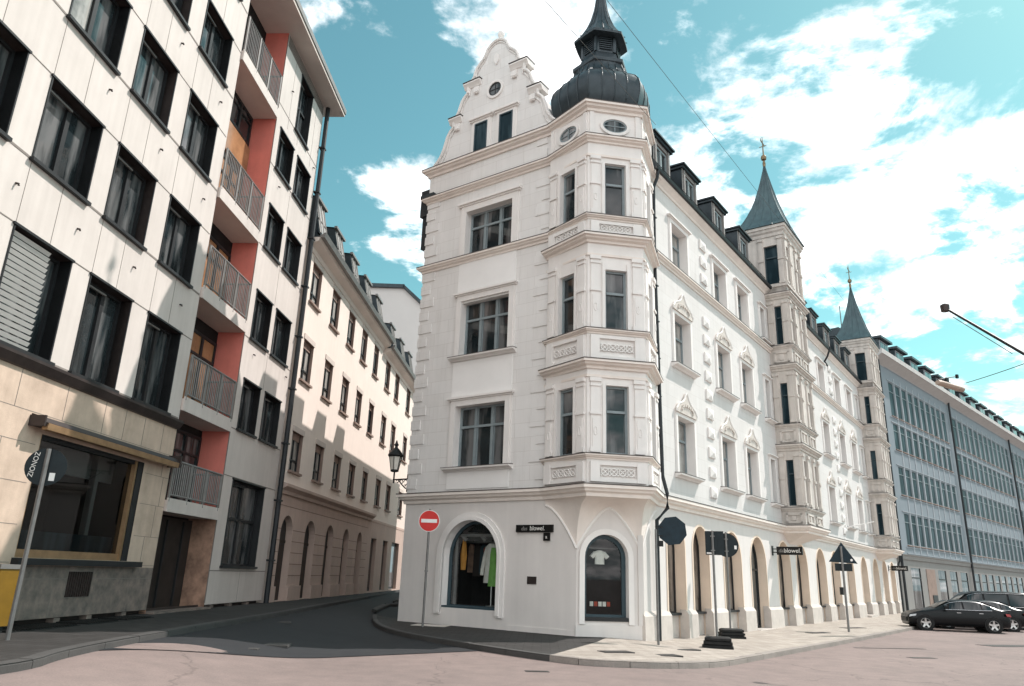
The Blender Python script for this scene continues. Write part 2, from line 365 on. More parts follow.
def wall(mb, F, s0, s1, z0, z1, holes=(), mi=0, ri=None, nsplit=1):
    """holes: (a0,a1,b0,b1,depth[,zspring])"""
    if ri is None: ri = mi
    xs = {s0, s1}; zs = {z0, z1}
    for h in holes: xs |= {max(h[0], s0), min(h[1], s1)}; zs |= {max(h[2], z0), min(h[3], z1)}
    xs = sorted(xs); zs = sorted(zs)
    for i in range(len(xs)-1):
        for j in range(len(zs)-1):
            cx = (xs[i]+xs[i+1])/2; cz = (zs[j]+zs[j+1])/2
            if any(h[0] < cx < h[1] and h[2] < cz < h[3] for h in holes): continue
            mb.add([F.p(xs[i], zs[j]), F.p(xs[i+1], zs[j]), F.p(xs[i+1], zs[j+1]), F.p(xs[i], zs[j+1])], [(0, 1, 2, 3)], mi)
    for h in holes:
        a0, a1, b0, b1, dp = h[:5]; dp = dp+.08
        if len(h) > 5:
            sp = h[5]; ar = arch_pts(a0, a1, sp, 14, (b1-sp)/((a1-a0)/2)); k = len(ar)//2
            mb.add([F.p(a0, b1)]+[F.p(*q) for q in ar[:k+1]], [tuple(range(k+2))], mi)
            mb.add([F.p(a1, b1)]+[F.p(*q) for q in ar[k:][::-1]], [tuple(range(k+2))], mi)
            loop = [(a0, b0)]+ar+[(a1, b0)]
        else:
            loop = [(a0, b0), (a0, b1), (a1, b1), (a1, b0)]
        n = len(loop)
        mb.add([F.p(*q) for q in loop]+[F.p(q[0], q[1], -dp) for q in loop], [(i, (i+1) % n, n+(i+1) % n, n+i) for i in range(n)], ri)
def moulding(mb, path, prof, mi=0, closed=False):
    n = len(path); P = [Vector((p[0], p[1])) for p in path]; offs = []
    def nr(a, b):
        d = (b-a).normalized(); return Vector((d.y, -d.x))
    for i in range(n):
        a = nr(P[i-1], P[i]) if (i > 0 or closed) else None
        b = nr(P[i], P[(i+1) % n]) if (i < n-1 or closed) else None
        if a is None: m = b
        elif b is None: m = a
        else:
            m = (a+b)
            m = m/max(.35, (1+a.dot(b)))
        offs.append(m)
    rings = [[(P[i].x+offs[i].x*d, P[i].y+offs[i].y*d, z) for d, z in prof] for i in range(n)]
    if closed: rings.append(rings[0])
    mb.loft(rings, mi, caps=not closed)
def prof_cornice(z0, z1, d, base=0.0):
    h = z1-z0
    return [(-.05, z0), (base+d*.25, z0), (base+d*.3, z0+h*.3), (base+d*.65, z0+h*.45), (base+d*.75, z0+h*.7), (base+d, z0+h*.72), (base+d, z1), (-.05, z1+.02)]
def prof_band(z0, z1, d): return [(-.05, z0), (d, z0), (d, z1), (-.05, z1)]

# canonical windows: x right, y inward, z up, origin at the bottom centre of the opening on the wall plane
def win_mesh(name, w, h, d, cols=2, transom=None, fr=.07, mats=('frame_grey', 'glass_dark'), arch=None, curtain=None, th=.07, rows=None, sillbar=True):
    mb = MB(); x0, x1 = -w/2, w/2
    if arch:
        ar = arch_pts(x0, x1, arch, 14, (h-arch)/(w/2)); ai = arch_pts(x0+fr, x1-fr, arch, 14, (h-arch-fr)/(w/2-fr))
        o = [(x0, 0)]+ar+[(x1, 0)]; i_ = [(x0+fr, fr)]+ai+[(x1-fr, fr)]; n = len(o)
        vs = [(a, d, z) for a, z in o]+[(a, d, z) for a, z in i_]+[(a, d+th, z) for a, z in i_]
        mb.add(vs, [(i, (i+1) % n, n+(i+1) % n, n+i) for i in range(n)]+[(n+i, n+(i+1) % n, 2*n+(i+1) % n, 2*n+i) for i in range(n)], 0)
        mb.add([(a, d+th*.7, z) for a, z in i_], [tuple(range(n))], 1)
        for c in range(1, cols):
            x = x0+w*c/cols; hh = arch+(h-arch)*sqrt(max(0, 1-(2*x/w)**2))
            mb.box(x-.025, x+.025, d, d+th, fr, hh-fr, 0)
        if transom: mb.box(x0+fr, x1-fr, d-.012, d+th, transom-.035, transom+.035, 0)
    else:
        mb.box(x0, x0+fr, d, d+th, 0, h); mb.box(x1-fr, x1, d, d+th, 0, h)
        mb.box(x0+fr, x1-fr, d, d+th, 0, fr); mb.box(x0+fr, x1-fr, d, d+th, h-fr, h)
        for c in range(1, cols):
            x = x0+w*c/cols; mb.box(x-fr*.6, x+fr*.6, d-.01, d+th, fr, h-fr)
        for tz in ([transom] if isinstance(transom, (int, float)) else (transom or [])):
            mb.box(x0+fr, x1-fr, d-.02, d+th-.01, tz-fr*.55, tz+fr*.55)
        # inner sash lines
        for c in range(cols):
            a = x0+w*c/cols+fr*.75; b = x0+w*(c+1)/cols-fr*.75
            mb.box(a, a+fr*.4, d+.015, d+th*.7, fr, h-fr); mb.box(b-fr*.4, b, d+.015, d+th*.7, fr, h-fr)
        gz = [(x0+fr*.5, d+th*.7, fr*.5), (x1-fr*.5, d+th*.7, fr*.5), (x1-fr*.5, d+th*.7, h-fr*.5), (x0+fr*.5, d+th*.7, h-fr*.5)]
        mb.add(gz, [(0, 1, 2, 3)], 1)
    me = mb.build(name, list(mats)); data = me.data
    bpy.data.objects.remove(me); data.name = name
    return data
ROT = {'R': 0.0, 'L': -pi/2, 'C': -pi/4}
def put(me, name, parent, F, s, z, rotz, label=None):
    x, y = F.xy(s)
    return link(me, name, parent, (x, y, z), rotz, label)
def keep(mb, name, mats, **k):
    o = mb.build(name, mats, **k); d = o.data; bpy.data.objects.remove(o); d.name = name; return d

# ------------------------------------------------------------------ ground
def ss(a, b, t):
    t = min(1, max(0, (t-a)/(b-a))); return t*t*(3-2*t)
def gbase(x, y): return .15*(1-ss(2.5, 5.8, x))+.27*(1-ss(-6.6, -3.5, x))
def road_z(x, y): return gbase(x, y)-.12
def gp(px, py, pav=False):
    d = ray(px, py); z = 0
    for _ in range(25):
        t = (z-CAMZ)/d.z; p = Vector((0, 0, CAMZ))+d*t; z = gbase(p.x, p.y)-(0 if pav else .12)
    return Vector((p.x, p.y, z))
def sheet(name, mname, x0, x1, y0, y1, nx, ny, fz, kind='structure'):
    mb = MB(); xs = [x0+(x1-x0)*i/nx for i in range(nx+1)]; ys = [y0+(y1-y0)*j/ny for j in range(ny+1)]
    vs = [(x, y, fz(x, y)) for y in ys for x in xs]
    fs = [(j*(nx+1)+i, j*(nx+1)+i+1, (j+1)*(nx+1)+i+1, (j+1)*(nx+1)+i) for j in range(ny) for i in range(nx)]
    mb.add(vs, fs); return mb.build(name, mname, kind=kind, smooth=True, ang=80)
sheet('road', 'asphalt', -20, 40, -30, 150, 300, 60, road_z)
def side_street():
    a0, a1 = gp(78, 651.5), gp(508, 650); mb = MB(); vs = []; n = 90; m_ = 48  # seam of the darkened asphalt, just inside the building's shadow edge
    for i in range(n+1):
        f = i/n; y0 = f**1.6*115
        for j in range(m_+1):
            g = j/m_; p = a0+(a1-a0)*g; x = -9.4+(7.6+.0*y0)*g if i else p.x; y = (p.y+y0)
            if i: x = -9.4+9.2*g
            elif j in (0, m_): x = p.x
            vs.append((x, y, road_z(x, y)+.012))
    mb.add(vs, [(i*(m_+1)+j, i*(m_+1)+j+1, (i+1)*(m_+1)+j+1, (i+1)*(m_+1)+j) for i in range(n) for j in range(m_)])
    mb.build('side_street', 'asphalt_shaded', kind='structure', smooth=True, ang=80)
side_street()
def far_ground():
    mb = MB(); q = 900
    mb.add([(-q, -q, -.35), (q, -q, -.35), (q, q, -.35), (-q, q, -.35)], [(0, 1, 2, 3)]); mb.build('ground', 'asphalt', kind='structure')
far_ground()
sheet('road_east', 'asphalt', 40, 160, -30, 150, 2, 2, lambda x, y: -.12)
def smooth_path(pts, it=2):
    for _ in range(it):
        q = [pts[0]]
        for a, b in zip(pts[:-1], pts[1:]):
            q.append(a*.75+b*.25); q.append(a*.25+b*.75)
        q.append(pts[-1]); pts = q
    return pts
def pavement(name, mname, kerb_path, inner_path, kw=.22, kmat='kerb_granite'):
    """top sheet between the kerb line and an inner line, with a granite kerb stone along the edge"""
    n = len(kerb_path); mb = MB(); vs = []; K = 10
    for i in range(n):
        a, b = kerb_path[i], inner_path[i]
        for k in range(K+1):
            p = a+(b-a)*k/K; vs.append((p.x, p.y, gbase(p.x, p.y)+.0))
    fs = [(i*(K+1)+k, (i+1)*(K+1)+k, (i+1)*(K+1)+k+1, i*(K+1)+k+1) for i in range(n-1) for k in range(K)]
    mb.add(vs, fs); mb.build(name, mname, kind='structure')
    kb = MB(); rings = []
    seg = []; acc_ = 0
    for i in range(n-1):
        a0, a1 = kerb_path[i], kerb_path[i+1]; b0, b1 = inner_path[i], inner_path[i+1]; L_ = max(.01, (a1-a0).length); k = max(1, int(L_/.25)); k = min(k, 400)
        for q_ in range(k): f = q_/k; seg.append((a0+(a1-a0)*f, b0+(b1-b0)*f, L_/k))
    seg.append((kerb_path[-1], inner_path[-1], 0)); cur = []; run = 0; rs_ = random.Random(4)
    def ring(a, b, dz=0, sh=0):
        d = (b-a); d.z = 0; d.normalize(); q = a+d*kw; z = gbase(a.x, a.y)+dz; z2 = gbase(q.x, q.y)+dz
        return [(a.x, a.y, z-.3), (a.x, a.y, z-.02), (a.x+d.x*.025, a.y+d.y*.025, z+.008), (q.x, q.y, z2+.008), (q.x, q.y, z2-.3)]
    dz = 0
    for a, b, l in seg:
        cur.append(ring(a, b, dz)); run += l
        if run > 1.05 and len(cur) > 1:
            e_ = cur[-1]; p_ = cur[-2]; ln_ = max(1e-3, hypot(e_[0][0]-p_[0][0], e_[0][1]-p_[0][1])); g_ = min(.5, .014/ln_)
            cur[-1] = [tuple(x1*(1-g_)+x0*g_ for x0, x1 in zip(r0, r1)) for r0, r1 in zip(p_, e_)]
            kb.loft(cur); dz = rs_.uniform(-.006, .006); cur = [ring(a, b, dz)]; run = 0
    if len(cur) > 1: kb.loft(cur)
    kb.build('kerb', kmat, kind='structure'); return
    for i in range(n):
        a, b = kerb_path[i], inner_path[i]; d = (b-a); d.z = 0; d.normalize()
        q = a+d*kw; z = gbase(a.x, a.y); z2 = gbase(q.x, q.y)
        rings.append([(a.x, a.y, z-.3), (a.x, a.y, z-.005), (a.x+d.x*.02, a.y+d.y*.02, z+.01), (q.x, q.y, z2+.01), (q.x, q.y, z2-.3)])
    kb.loft(rings); kb.build('kerb', kmat, kind='structure')

# B1/B2 frame: coordinates measured at scale 1, built at scale KB about the camera
KB = 0.75
AB = R(3.13); eB = Vector((sin(AB), cos(AB), 0)); nB = Vector((cos(AB), -sin(AB), 0))
PB1 = Vector((-13.09, 21.16, 0)); PBk = PB1*KB
def btf(v): return (v[0]*KB, v[1]*KB, CAMZ+KB*(v[2]-CAMZ))
def bworld(s, d=0): return PBk+eB*(s*KB)+nB*(d*KB)

kl = [gp(*p, True) for p in [(-160, 700), (-60, 672), (33, 661), (61, 651), (110, 641), (166, 631.5), (225, 621.5), (285.6, 611.6), (340, 601.6), (370, 596.5), (400, 589.5)]]
kl += [Vector((-7.0, 75, 0)), Vector((-6.0, 110, 0))]
kl = smooth_path(kl)
il = []
for p in kl:
    s = (p-PBk).dot(eB); q = PBk+eB*s - nB*.9; il.append(q)
pavement('pavement_left', 'pavement_shaded', kl, il, kmat='kerb_shaded')
kc = [Vector((-2.6, 75, 0)), gp(407, 594, True), gp(399, 601, True), gp(380, 608, True), gp(371, 615, True), gp(375, 624, True), gp(400, 632.5, True), gp(470, 644, True), gp(545, 655, True), gp(600, 661, True), gp(680, 664.5, True),
      gp(760, 655, True), gp(850, 639.5, True), gp(905, 629, True)]
kc.append(kc[-1]+eR*14); kc.append(kc[-1]+eR*80)
kc = smooth_path(kc)
ic = []
for p in kc:
    l = (p-Vector((OX, OY, 0))); u = l.dot(eR); v = l.dot(eL)
    qu, qv = max(u, .8), max(v, .8)
    if v < -.2 and u > .8: qv = .8
    ic.append(wl(min(qu, max(qu, .8)), qv))
ks = min(range(len(kc)), key=lambda i: (kc[i]-gp(557, 656, True)).length)  # shade-coloured paving and kerb end here, at the corner's shadow edge
pavement('pavement_side_street', 'pavement_shaded', kc[:ks+1], ic[:ks]+[wl(1.1, .7)], kmat='kerb_shaded')
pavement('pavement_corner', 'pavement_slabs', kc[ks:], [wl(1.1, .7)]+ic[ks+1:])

# ------------------------------------------------------------------ corner building
main = thing('corner_building', 'ornate white corner building with onion dome, scroll gable and two spired bays', 'building', wl(0, 0, 0), pi/2-AR)
FL = Fac(0, 0, 0, 1, -1, 0); FR = Fac(0, 0, 1, 0, 0, -1); q2 = sqrt(.5)
FC = Fac(1.4, 0, -q2, q2, -q2, -q2)
LEND = 8.3; REND = 46.2
HC = (1.2, 1.2); HR = 1.85
HX = lambda r, deg: (HC[0]+r*cos(R(deg)), HC[1]+r*sin(R(deg)))
A_, B_ = HX(HR, 195), HX(HR, 255)
BAYS = [16.2, 37.9]; BW = 3.15; BP = 1.05
PM_ = ['plaster_ground', 'plaster_grey', 'plaster_white', 'reveal_peach', 'moulding_white']

# ground floor walls
arches_R = [(3.94, .70), (6.08, .73), (9.25, .95), (12.33, .97), (16.0, .95), (18.95, .95), (22.6, .95), (25.75, .95), (29.5, .95), (33.5, .95), (37.3, .95), (40.6, .9), (43.7, .9)]
mb = MB()
wall(mb, FL, 1.4, LEND, -.3, 4.05, [(5.33-1.12, 5.33+1.12, .68, 3.40, .30, 2.28)], 0, 4)
wall(mb, FC, 0, 1.98, -.3, 4.05, [(1.08-.66, 1.08+.66, .62, 2.98, .22, 2.32)], 0, 4)
holes = []
for k, (c, hw) in enumerate(arches_R):
    door = k == 3
    holes.append((c-hw, c+hw, -.28, 3.58, .40, 3.58-hw*1.12))
wall(mb, FR, 1.4, REND, -.3, 4.05, holes, 0, 3)
mb.build('ground_floor_wall', PM_, main)
# plinth with sloped tops: along R pier feet, chamfer, L foot
edges = [1.4]
for c, hw in arches_R: edges += [c-hw, c+hw]
edges.append(REND)
for i in range(0, len(edges), 2):
    a, b = edges[i], edges[i+1]
    if b-a < .15: continue
    pl = MB(); fpoly(pl, Fac(0, 0, 0, -1, 1, 0), [(-.2, -.3), (.12, -.3), (.10, .72), (0, .86), (-.2, .86)], a-.04, b+.04)
    pl.build('pier_plinth', 'plinth_stone', main)
pl = MB()
fbox(pl, FC, -.02, 2.0, -.3, .47, 0.0, .035); fbox(pl, FL, 1.42, 3.8, -.3, .30, 0.0, .02); fbox(pl, FC, -.04, .12, .47, 3.0, 0, .05)
pl.build('wall_plinth', 'plaster_ground', main)
# upper walls
mb = MB()
Lw = [(5.2, 1.06, 5.13, 7.25), (5.2, 1.06, 9.03, 11.08), (5.2, 1.06, 12.93, 14.75)]
wall(mb, FL, 2.3, LEND, 4.05, 17.1, [(c-h, c+h, a, b, .24) for c, h, a, b in Lw], 1, 4)
Rcols = [(5.12, .74), (9.42, .74), (12.35, .70)]
Rc2 = [(26.55, .74), (30.75, .74), (34.2, .70)]
rows = [(5.2, 7.2), (9.05, 10.98), (12.95, 14.6)]
holes = [(c-h, c+h, a, b, .29) for c, h in Rcols+Rc2 for a, b in rows]
nar = [15.25, 36.75]
holes += [(c-.32, c+.32, a, b, .25) for c in nar for a, b in rows]
wall(mb, FR, 2.3, REND, 4.05, 16.0, holes, 2, 4)
# rear and end walls
mb.add([(0, LEND, -.3), (11, LEND, -.3), (11, LEND, 17.1), (0, LEND, 17.1)], [(0, 1, 2, 3)], 1)
mb.add([(11, LEND, -.3), (REND, LEND, -.3), (REND, LEND, 16), (11, LEND, 16)], [(0, 1, 2, 3)], 1)
mb.add([(REND, 0, -.3), (REND, LEND, -.3), (REND, LEND, 16), (REND, 0, 16)], [(0, 1, 2, 3)], 1)
mb.build('upper_wall', PM_, main)
# pale panels between the gable-side windows and quoin blocks
for a, b in ((4.42, 5.0), (7.52, 8.85), (11.34, 12.72)): pn = MB(); fbox(pn, FL, 3.92, 6.5, a, b, 0, .025); pn.build('wall_panel', 'plaster_panel', main)
qn = MB(); z = 4.5; k = 0
while z < 15.5:
    if not (12.5 < z < 13.1):
        w = .62 if k % 2 else .42
        fbox(qn, FL, LEND-w, LEND+.02, z, z+.34, 0, .035)
    z += .52; k += 1
for (za, zb) in ((4.6, 12.4), (13.2, 15.6), (16.0, 17.0)):
    z = za; k = 0
    while z+.3 < zb:
        fbox(qn, FL, 2.5 if z < 15.7 else 2.7, (3.15 if k % 2 else 2.9), z, z+.36, 0, .03); z += .56; k += 1
qn.build('quoin', 'plaster_grey', main)
qn = MB()
for x0 in (7.25, 28.6):
    for (za, zb) in ((4.7, 12.2), (13.2, 15.2)):
        z = za
        while z+.4 < zb:
            fbox(qn, FR, x0, x0+.62, z, z+.38, 0, .055)
            qn.add([FR.p(x0, z, .055), FR.p(x0+.62, z, .055), FR.p(x0+.62, z+.38, .055), FR.p(x0, z+.38, .055), FR.p(x0+.31, z+.19, .12)], [(0, 1, 4), (1, 2, 4), (2, 3, 4), (3, 0, 4)])
            z += .74
qn.build('wall_block', 'moulding_white', main)
# mouldings that run round the whole building
def bays_path(ext=0.0):
    p = []
    for b in BAYS: p += [(b, 0), (b, -BP), (b+BW, -BP), (b+BW, 0)]
    return p
path_full = [(3, LEND), (0, LEND), (0, 2.55), A_, B_, (2.55, 0)]+bays_path()+[(REND, 0)]
cn = MB()
moulding(cn, path_full, prof_cornice(3.98, 4.30, .26), 0)
moulding(cn, path_full, [(-.05, 4.30), (.27, 4.30), (.27, 4.33), (-.05, 4.36)], 1)
cn.build('ground_cornice', ['moulding_cream', 'lead_flashing'], main)
cn = MB()
pL = [(3, LEND), (0, LEND), (0, 2.5)]
moulding(cn, pL, prof_cornice(12.66, 12.9, .2), 0); moulding(cn, pL, [(-.05, 12.9), (.21, 12.9), (.21, 12.925), (-.05, 12.95)], 1)
for a, b in ((2.5, BAYS[0]), (BAYS[0]+BW, BAYS[1]), (BAYS[1]+BW, REND)):
    moulding(cn, [(a, 0), (b, 0)], prof_cornice(12.55, 12.78, .18), 0); moulding(cn, [(a, 0), (b, 0)], [(-.05, 12.78), (.19, 12.78), (.19, 12.8), (-.05, 12.83)], 1)
cn.build('upper_string_course', ['moulding_cream', 'lead_flashing'], main)
cn = MB()
moulding(cn, [(3, LEND), (0, LEND), (0, 2.55), A_, B_, (2.55, 0), (3.2, 0)], prof_cornice(15.62, 15.84, .22), 0)
moulding(cn, [(3, LEND), (0, LEND), (0, 2.55), A_, B_, (2.55, 0), (3.2, 0)], [(-.05, 15.84), (.23, 15.84), (.23, 15.865), (-.05, 15.9)], 1)
moulding(cn, [(3, LEND), (0, LEND), (0, 2.55), A_, B_, (2.55, 0), (3.0, 1.5)], prof_cornice(16.82, 17.12, .26), 0)
moulding(cn, [(3, LEND), (0, LEND), (0, 2.55), A_, B_, (2.55, 0), (3.0, 1.5)], [(-.05, 17.12), (.27, 17.12), (.27, 17.15), (-.05, 17.19)], 1)
cn.build('attic_cornice', ['moulding_cream', 'lead_flashing'], main)
cn = MB()
for a, b in ((2.6, BAYS[0]), (BAYS[0]+BW, BAYS[1]), (BAYS[1]+BW, REND)):
    moulding(cn, [(a, 0), (b, 0)], [(-.05, 15.60), (.04, 15.60), (.07, 15.68), (.14, 15.75), (.24, 15.84), (.24, 15.9), (-.05, 15.9)], 0)
cn.build('eave_cornice', ['moulding_cream'], main)
# gutter and downpipes
gt = MB()
for a, b in ((2.6, BAYS[0]), (BAYS[0]+BW, BAYS[1]), (BAYS[1]+BW, REND)):
    moulding(gt, [(a, 0), (b, 0)], [(.20, 15.93), (.25, 15.89), (.33, 15.9), (.37, 16.0), (.35, 16.02), (.31, 15.95), (.25, 15.96), (.20, 16.03)], 0)
gt.build('gutter', 'pipe_dark', main)
def pipe(pts, r=.06, clips=()):
    t = MB(); t.tube(pts, r, 8)
    for (x, y, z) in clips: t.box(x-.09, x+.09, y-.09, y+.09, z-.02, z+.02)
    return t.build('downpipe', 'pipe_dark', main, smooth=True)
pipe([(2.75, -.28, 15.9), (2.72, -.26, 15.6), (2.62, -.15, 15.2), (2.62, -.12, 12.4), (2.62, -.2, 4.9), (2.62, -.34, 4.35), (2.62, -.34, 3.9), (2.2, -.16, 3.5), (2.2, -.16, 0)], .062, [(2.62, -.12, 14-i*1.3) for i in range(8)])
pipe([(45.7, -.5, 15.9), (45.6, -.14, 15.3), (45.6, -.14, 4.6), (45.6, -.32, 4.3), (45.6, -.32, 3.8), (45.6, -.16, 3.5), (45.6, -.16, 0)], .07)
pipe([(27.6, -.5, 15.9), (27.5, -.3, 15.3), (27.5, -.1, 15.0), (28.2, -.1, 14.9)], .06)
# windows
wmL = win_mesh('window', 2.12, 2.12, .24, 3, 1.42, .075)
wmL3 = win_mesh('window', 2.12, 1.82, .24, 3, 1.2, .075)
sL = MB(); FX = Fac(0, 0, 1, 0, 0, -1)
def surround(w, h, fw_=.14, pr=.06, head=.12, sill=True, ped=None, below=False):
    m = MB(); a = w/2
    fbox(m, FX, -a-fw_, -a, -.02, h+fw_, 0, pr); fbox(m, FX, a, a+fw_, -.02, h+fw_, 0, pr); fbox(m, FX, -a, a, h, h+fw_, 0, pr)
    fbox(m, FX, -a-fw_-.06, -a-fw_+.02, -.02, h+fw_+.06, 0, pr*.5); fbox(m, FX, a+fw_-.02, a+fw_+.06, -.02, h+fw_+.06, 0, pr*.5)
    if head: fbox(m, FX, -a-fw_-.1, a+fw_+.1, h+fw_, h+fw_+head*.4, 0, pr+.04); fbox(m, FX, -a-fw_-.14, a+fw_+.14, h+fw_+head*.4, h+fw_+head, 0, pr+.10)
    if ped:
        y = h+fw_-.02; ww = a+fw_+.02
        poly = [(-ww, y), (ww, y), (ww, y+.10), (ww*.78, y+.30*ped), (ww*.42, y+.42*ped), (ww*.22, y+.55*ped), (ww*.10, y+.72*ped), (0, y+.80*ped), (-ww*.10, y+.72*ped), (-ww*.22, y+.55*ped), (-ww*.42, y+.42*ped), (-ww*.78, y+.30*ped), (-ww, y+.10)]
        fpoly(m, FX, poly, 0, pr+.05, 2)
        cy = y+.26*ped
        for i in range(9):
            an = pi*(i/8); fbox(m, FX, cos(an)*ww*.55-.045, cos(an)*ww*.55+.045, cy-.1+sin(an)*.16-.045, cy-.1+sin(an)*.16+.045, pr+.05, pr+.10, 2)
        for i in range(len(poly)-2):
            p, q = poly[i+2], poly[(i+3) % len(poly)]
            m.tube([FX.p(p[0], p[1], pr+.04), FX.p(q[0], q[1], pr+.04)], .035, 6, 0)
    if sill:
        fpoly(m, Fac(0, 0, 0, -1, 1, 0), [(-.05, -.02), (-.05, -.14), (.06, -.14), (.10, -.09), (.24, -.06), (.25, 0.0), (0, .02)], -a-fw_-.16, a+fw_+.16, 0)
        fpoly(m, Fac(0, 0, 0, -1, 1, 0), [(-.05, .005), (.255, -.012), (.255, .008), (-.05, .035)], -a-fw_-.165, a+fw_+.165, 1)
    if below:
        fbox(m, FX, -a-fw_-.05, a+fw_+.05, -.62, -.14, 0, .03); fbox(m, FX, -a-.02, a+.02, -.54, -.22, .03, .05)
    return m
def add_surround(me, win): return link(me, 'window_surround', win)
SM = ['moulding_white', 'lead_flashing', 'bay_stone']
surL = keep(surround(2.12, 2.12, .2, .07, .12), 'window_surround', SM); surL3 = keep(surround(2.12, 1.82, .24, .07, .16, sill=False), 'window_surround', SM)
for i, (c, h, a, b) in enumerate(Lw):
    w = put(wmL3 if i == 2 else wmL, 'window', main, FL, c, a, ROT['L']); add_surround(surL3 if i == 2 else surL, w)
wmR = [win_mesh('window', 1.48, b-a, .29, 2, (b-a)*.64, .07) for a, b in rows]
wmRc = [win_mesh('window', 1.48, b-a, .29, 2, (b-a)*.64, .07, mats=('frame_grey', 'glass_curtain')) for a, b in rows]
surR = [keep(surround(1.48, b-a, .15, .05, .10 if i == 2 else 0, sill=(i < 2), ped=(1 if i < 2 else None), below=False), 'window_surround', SM) for i, (a, b) in enumerate(rows)]
for c, h in Rcols+Rc2:
    for i, (a, b) in enumerate(rows):
        w = put((wmRc if random.random() < .7 else wmR)[i], 'window', main, FR, c, a, 0); add_surround(surR[i], w)
wmN = [win_mesh('window', .64, b-a, .25, 1, (b-a)*.64, .06) for a, b in rows]
surN = [keep(surround(.64, b-a, .12, .05, .08, sill=True), 'window_surround', SM) for a, b in rows]
for c in nar:
    for i, (a, b) in enumerate(rows):
        w = put(wmN[i], 'window', main, FR, c, a, 0); add_surround(surN[i], w)
# ground-floor arched windows, right-hand front
def arch_surround(w, h, spring, fw_=.1, pr=.04, foot=0.0):
    m = MB(); o = arch_pts(-w/2-fw_, w/2+fw_, spring, 16, (h-spring+fw_)/(w/2+fw_)); i_ = arch_pts(-w/2, w/2, spring, 16, (h-spring)/(w/2))
    oo = [(-w/2-fw_, -foot)]+o+[(w/2+fw_, -foot)]; ii = [(-w/2, -foot)]+i_+[(w/2, -foot)]; n = len(oo)
    vs = [FX.p(a, z, pr) for a, z in oo]+[FX.p(a, z, pr) for a, z in ii]+[FX.p(a, z, -.01) for a, z in oo]+[FX.p(a, z, -.01) for a, z in ii]
    fs = []
    for k in range(n-1): fs += [(k, k+1, n+k+1, n+k), (k, k+1, 2*n+k+1, 2*n+k), (n+k, n+k+1, 3*n+k+1, 3*n+k)]
    fs += [(0, n, 3*n, 2*n), (n-1, 2*n-1, 4*n-1, 3*n-1)]
    m.add(vs, fs); return m
cache = {}
for k, (c, hw) in enumerate(arches_R):
    bot = .02 if k in (3, 9) else .72; H = 3.58-bot; sp = H-hw*1.12
    key = (hw, bot)
    if key not in cache:
        if k in (3, 9):
            me = win_mesh('door', 2*hw, H, .34, 2, sp-.2, .09, mats=('frame_dark', 'glass_dark'), arch=sp)
        else:
            me = win_mesh('arched_window', 2*hw, H, .34, 1, None, .07, mats=('frame_dark', 'glass_brown'), arch=sp)
        sill = MB(); sill.box(-hw, hw, .14, .44, -.03, .04, 1); sill.box(-hw, hw, .26, .46, -1.0, -.03, 0); sill = keep(sill, 'sill', ['plinth_stone', 'frame_dark']) if k not in (3, 9) else None
        tr = keep(arch_surround(2*hw, H, sp, .07, .025), 'arch_trim', 'reveal_peach')
        cache[key] = (me, sill, tr)
    me, sill, tr = cache[key]
    w = put(me, 'door' if k in (3, 9) else 'arched_window', main, FR, c, bot, 0)
    if sill: link(sill, 'sill', w)
    link(tr, 'arch_trim', w)
st = MB(); st.box(11.36, 13.3, -.25, .3, -.2, .02); st.box(32.5, 34.5, -.35, .3, -.2, .12); st.build('door_step', 'plinth_stone', main)
# display window at the gable side and chamfer: real rooms behind clear panes
gm = bpy.data.materials.new('shop_glass'); gm.use_nodes = True; t = gm.node_tree; t.nodes.clear()
o_ = t.nodes.new('ShaderNodeOutputMaterial'); mx_ = t.nodes.new('ShaderNodeMixShader'); tr_ = t.nodes.new('ShaderNodeBsdfTransparent'); gl_ = t.nodes.new('ShaderNodeBsdfGlossy'); fr_ = t.nodes.new('ShaderNodeFresnel')
tr_.inputs[0].default_value = (.86, .9, .9, 1); gl_.inputs['Roughness'].default_value = .02; fr_.inputs[0].default_value = 1.45
t.links.new(fr_.outputs[0], mx_.inputs[0]); t.links.new(tr_.outputs[0], mx_.inputs[1]); t.links.new(gl_.outputs[0], mx_.inputs[2]); t.links.new(mx_.outputs[0], o_.inputs[0]); MATS['shop_glass'] = gm
dw = put(win_mesh('display_window', 2.24, 2.72, .30, 1, None, .09, mats=('frame_teal', 'shop_glass'), arch=1.6), 'display_window', main, FL, 5.33, .68, ROT['L'], 'arched shop window with clothes on display')
link(keep(arch_surround(2.24, 2.72, 1.6, .26, .06, .2), 'arch_trim', 'moulding_white'), 'arch_trim', dw)
link(keep(arch_surround(2.24, 2.72, 1.6, .12, .10, .15), 'arch_trim', 'moulding_white'), 'arch_trim', dw)
m_ = MB(); m_.box(-1.12, 1.12, .02, .34, -.04, .06); link(keep(m_, 'sill', 'frame_teal'), 'sill', dw)
cw = put(win_mesh('display_window', 1.32, 2.36, .22, 1, None, .12, mats=('frame_teal', 'shop_glass'), arch=1.70), 'display_window', main, FC, 1.08, .62, ROT['C'], 'narrow arched shop window under the corner oriel')
link(keep(arch_surround(1.32, 2.36, 1.7, .16, .07, .14), 'arch_trim', 'moulding_white'), 'arch_trim', cw)
m_ = MB(); m_.box(-.70, .70, -.04, .3, -.05, .05); link(keep(m_, 'sill', 'frame_dark'), 'sill', cw)
rm = MB()
def room(F, s0, s1, z0, z1, d0, d1):
    c = [F.p(a, z, d) for z in (z0, z1) for (a, d) in ((s0, -d0), (s1, -d0), (s1, -d1), (s0, -d1))]
    rm.add(c, [(0, 1, 2, 3), (4, 5, 6, 7), (1, 2, 6, 5), (2, 3, 7, 6), (3, 0, 4, 7)])
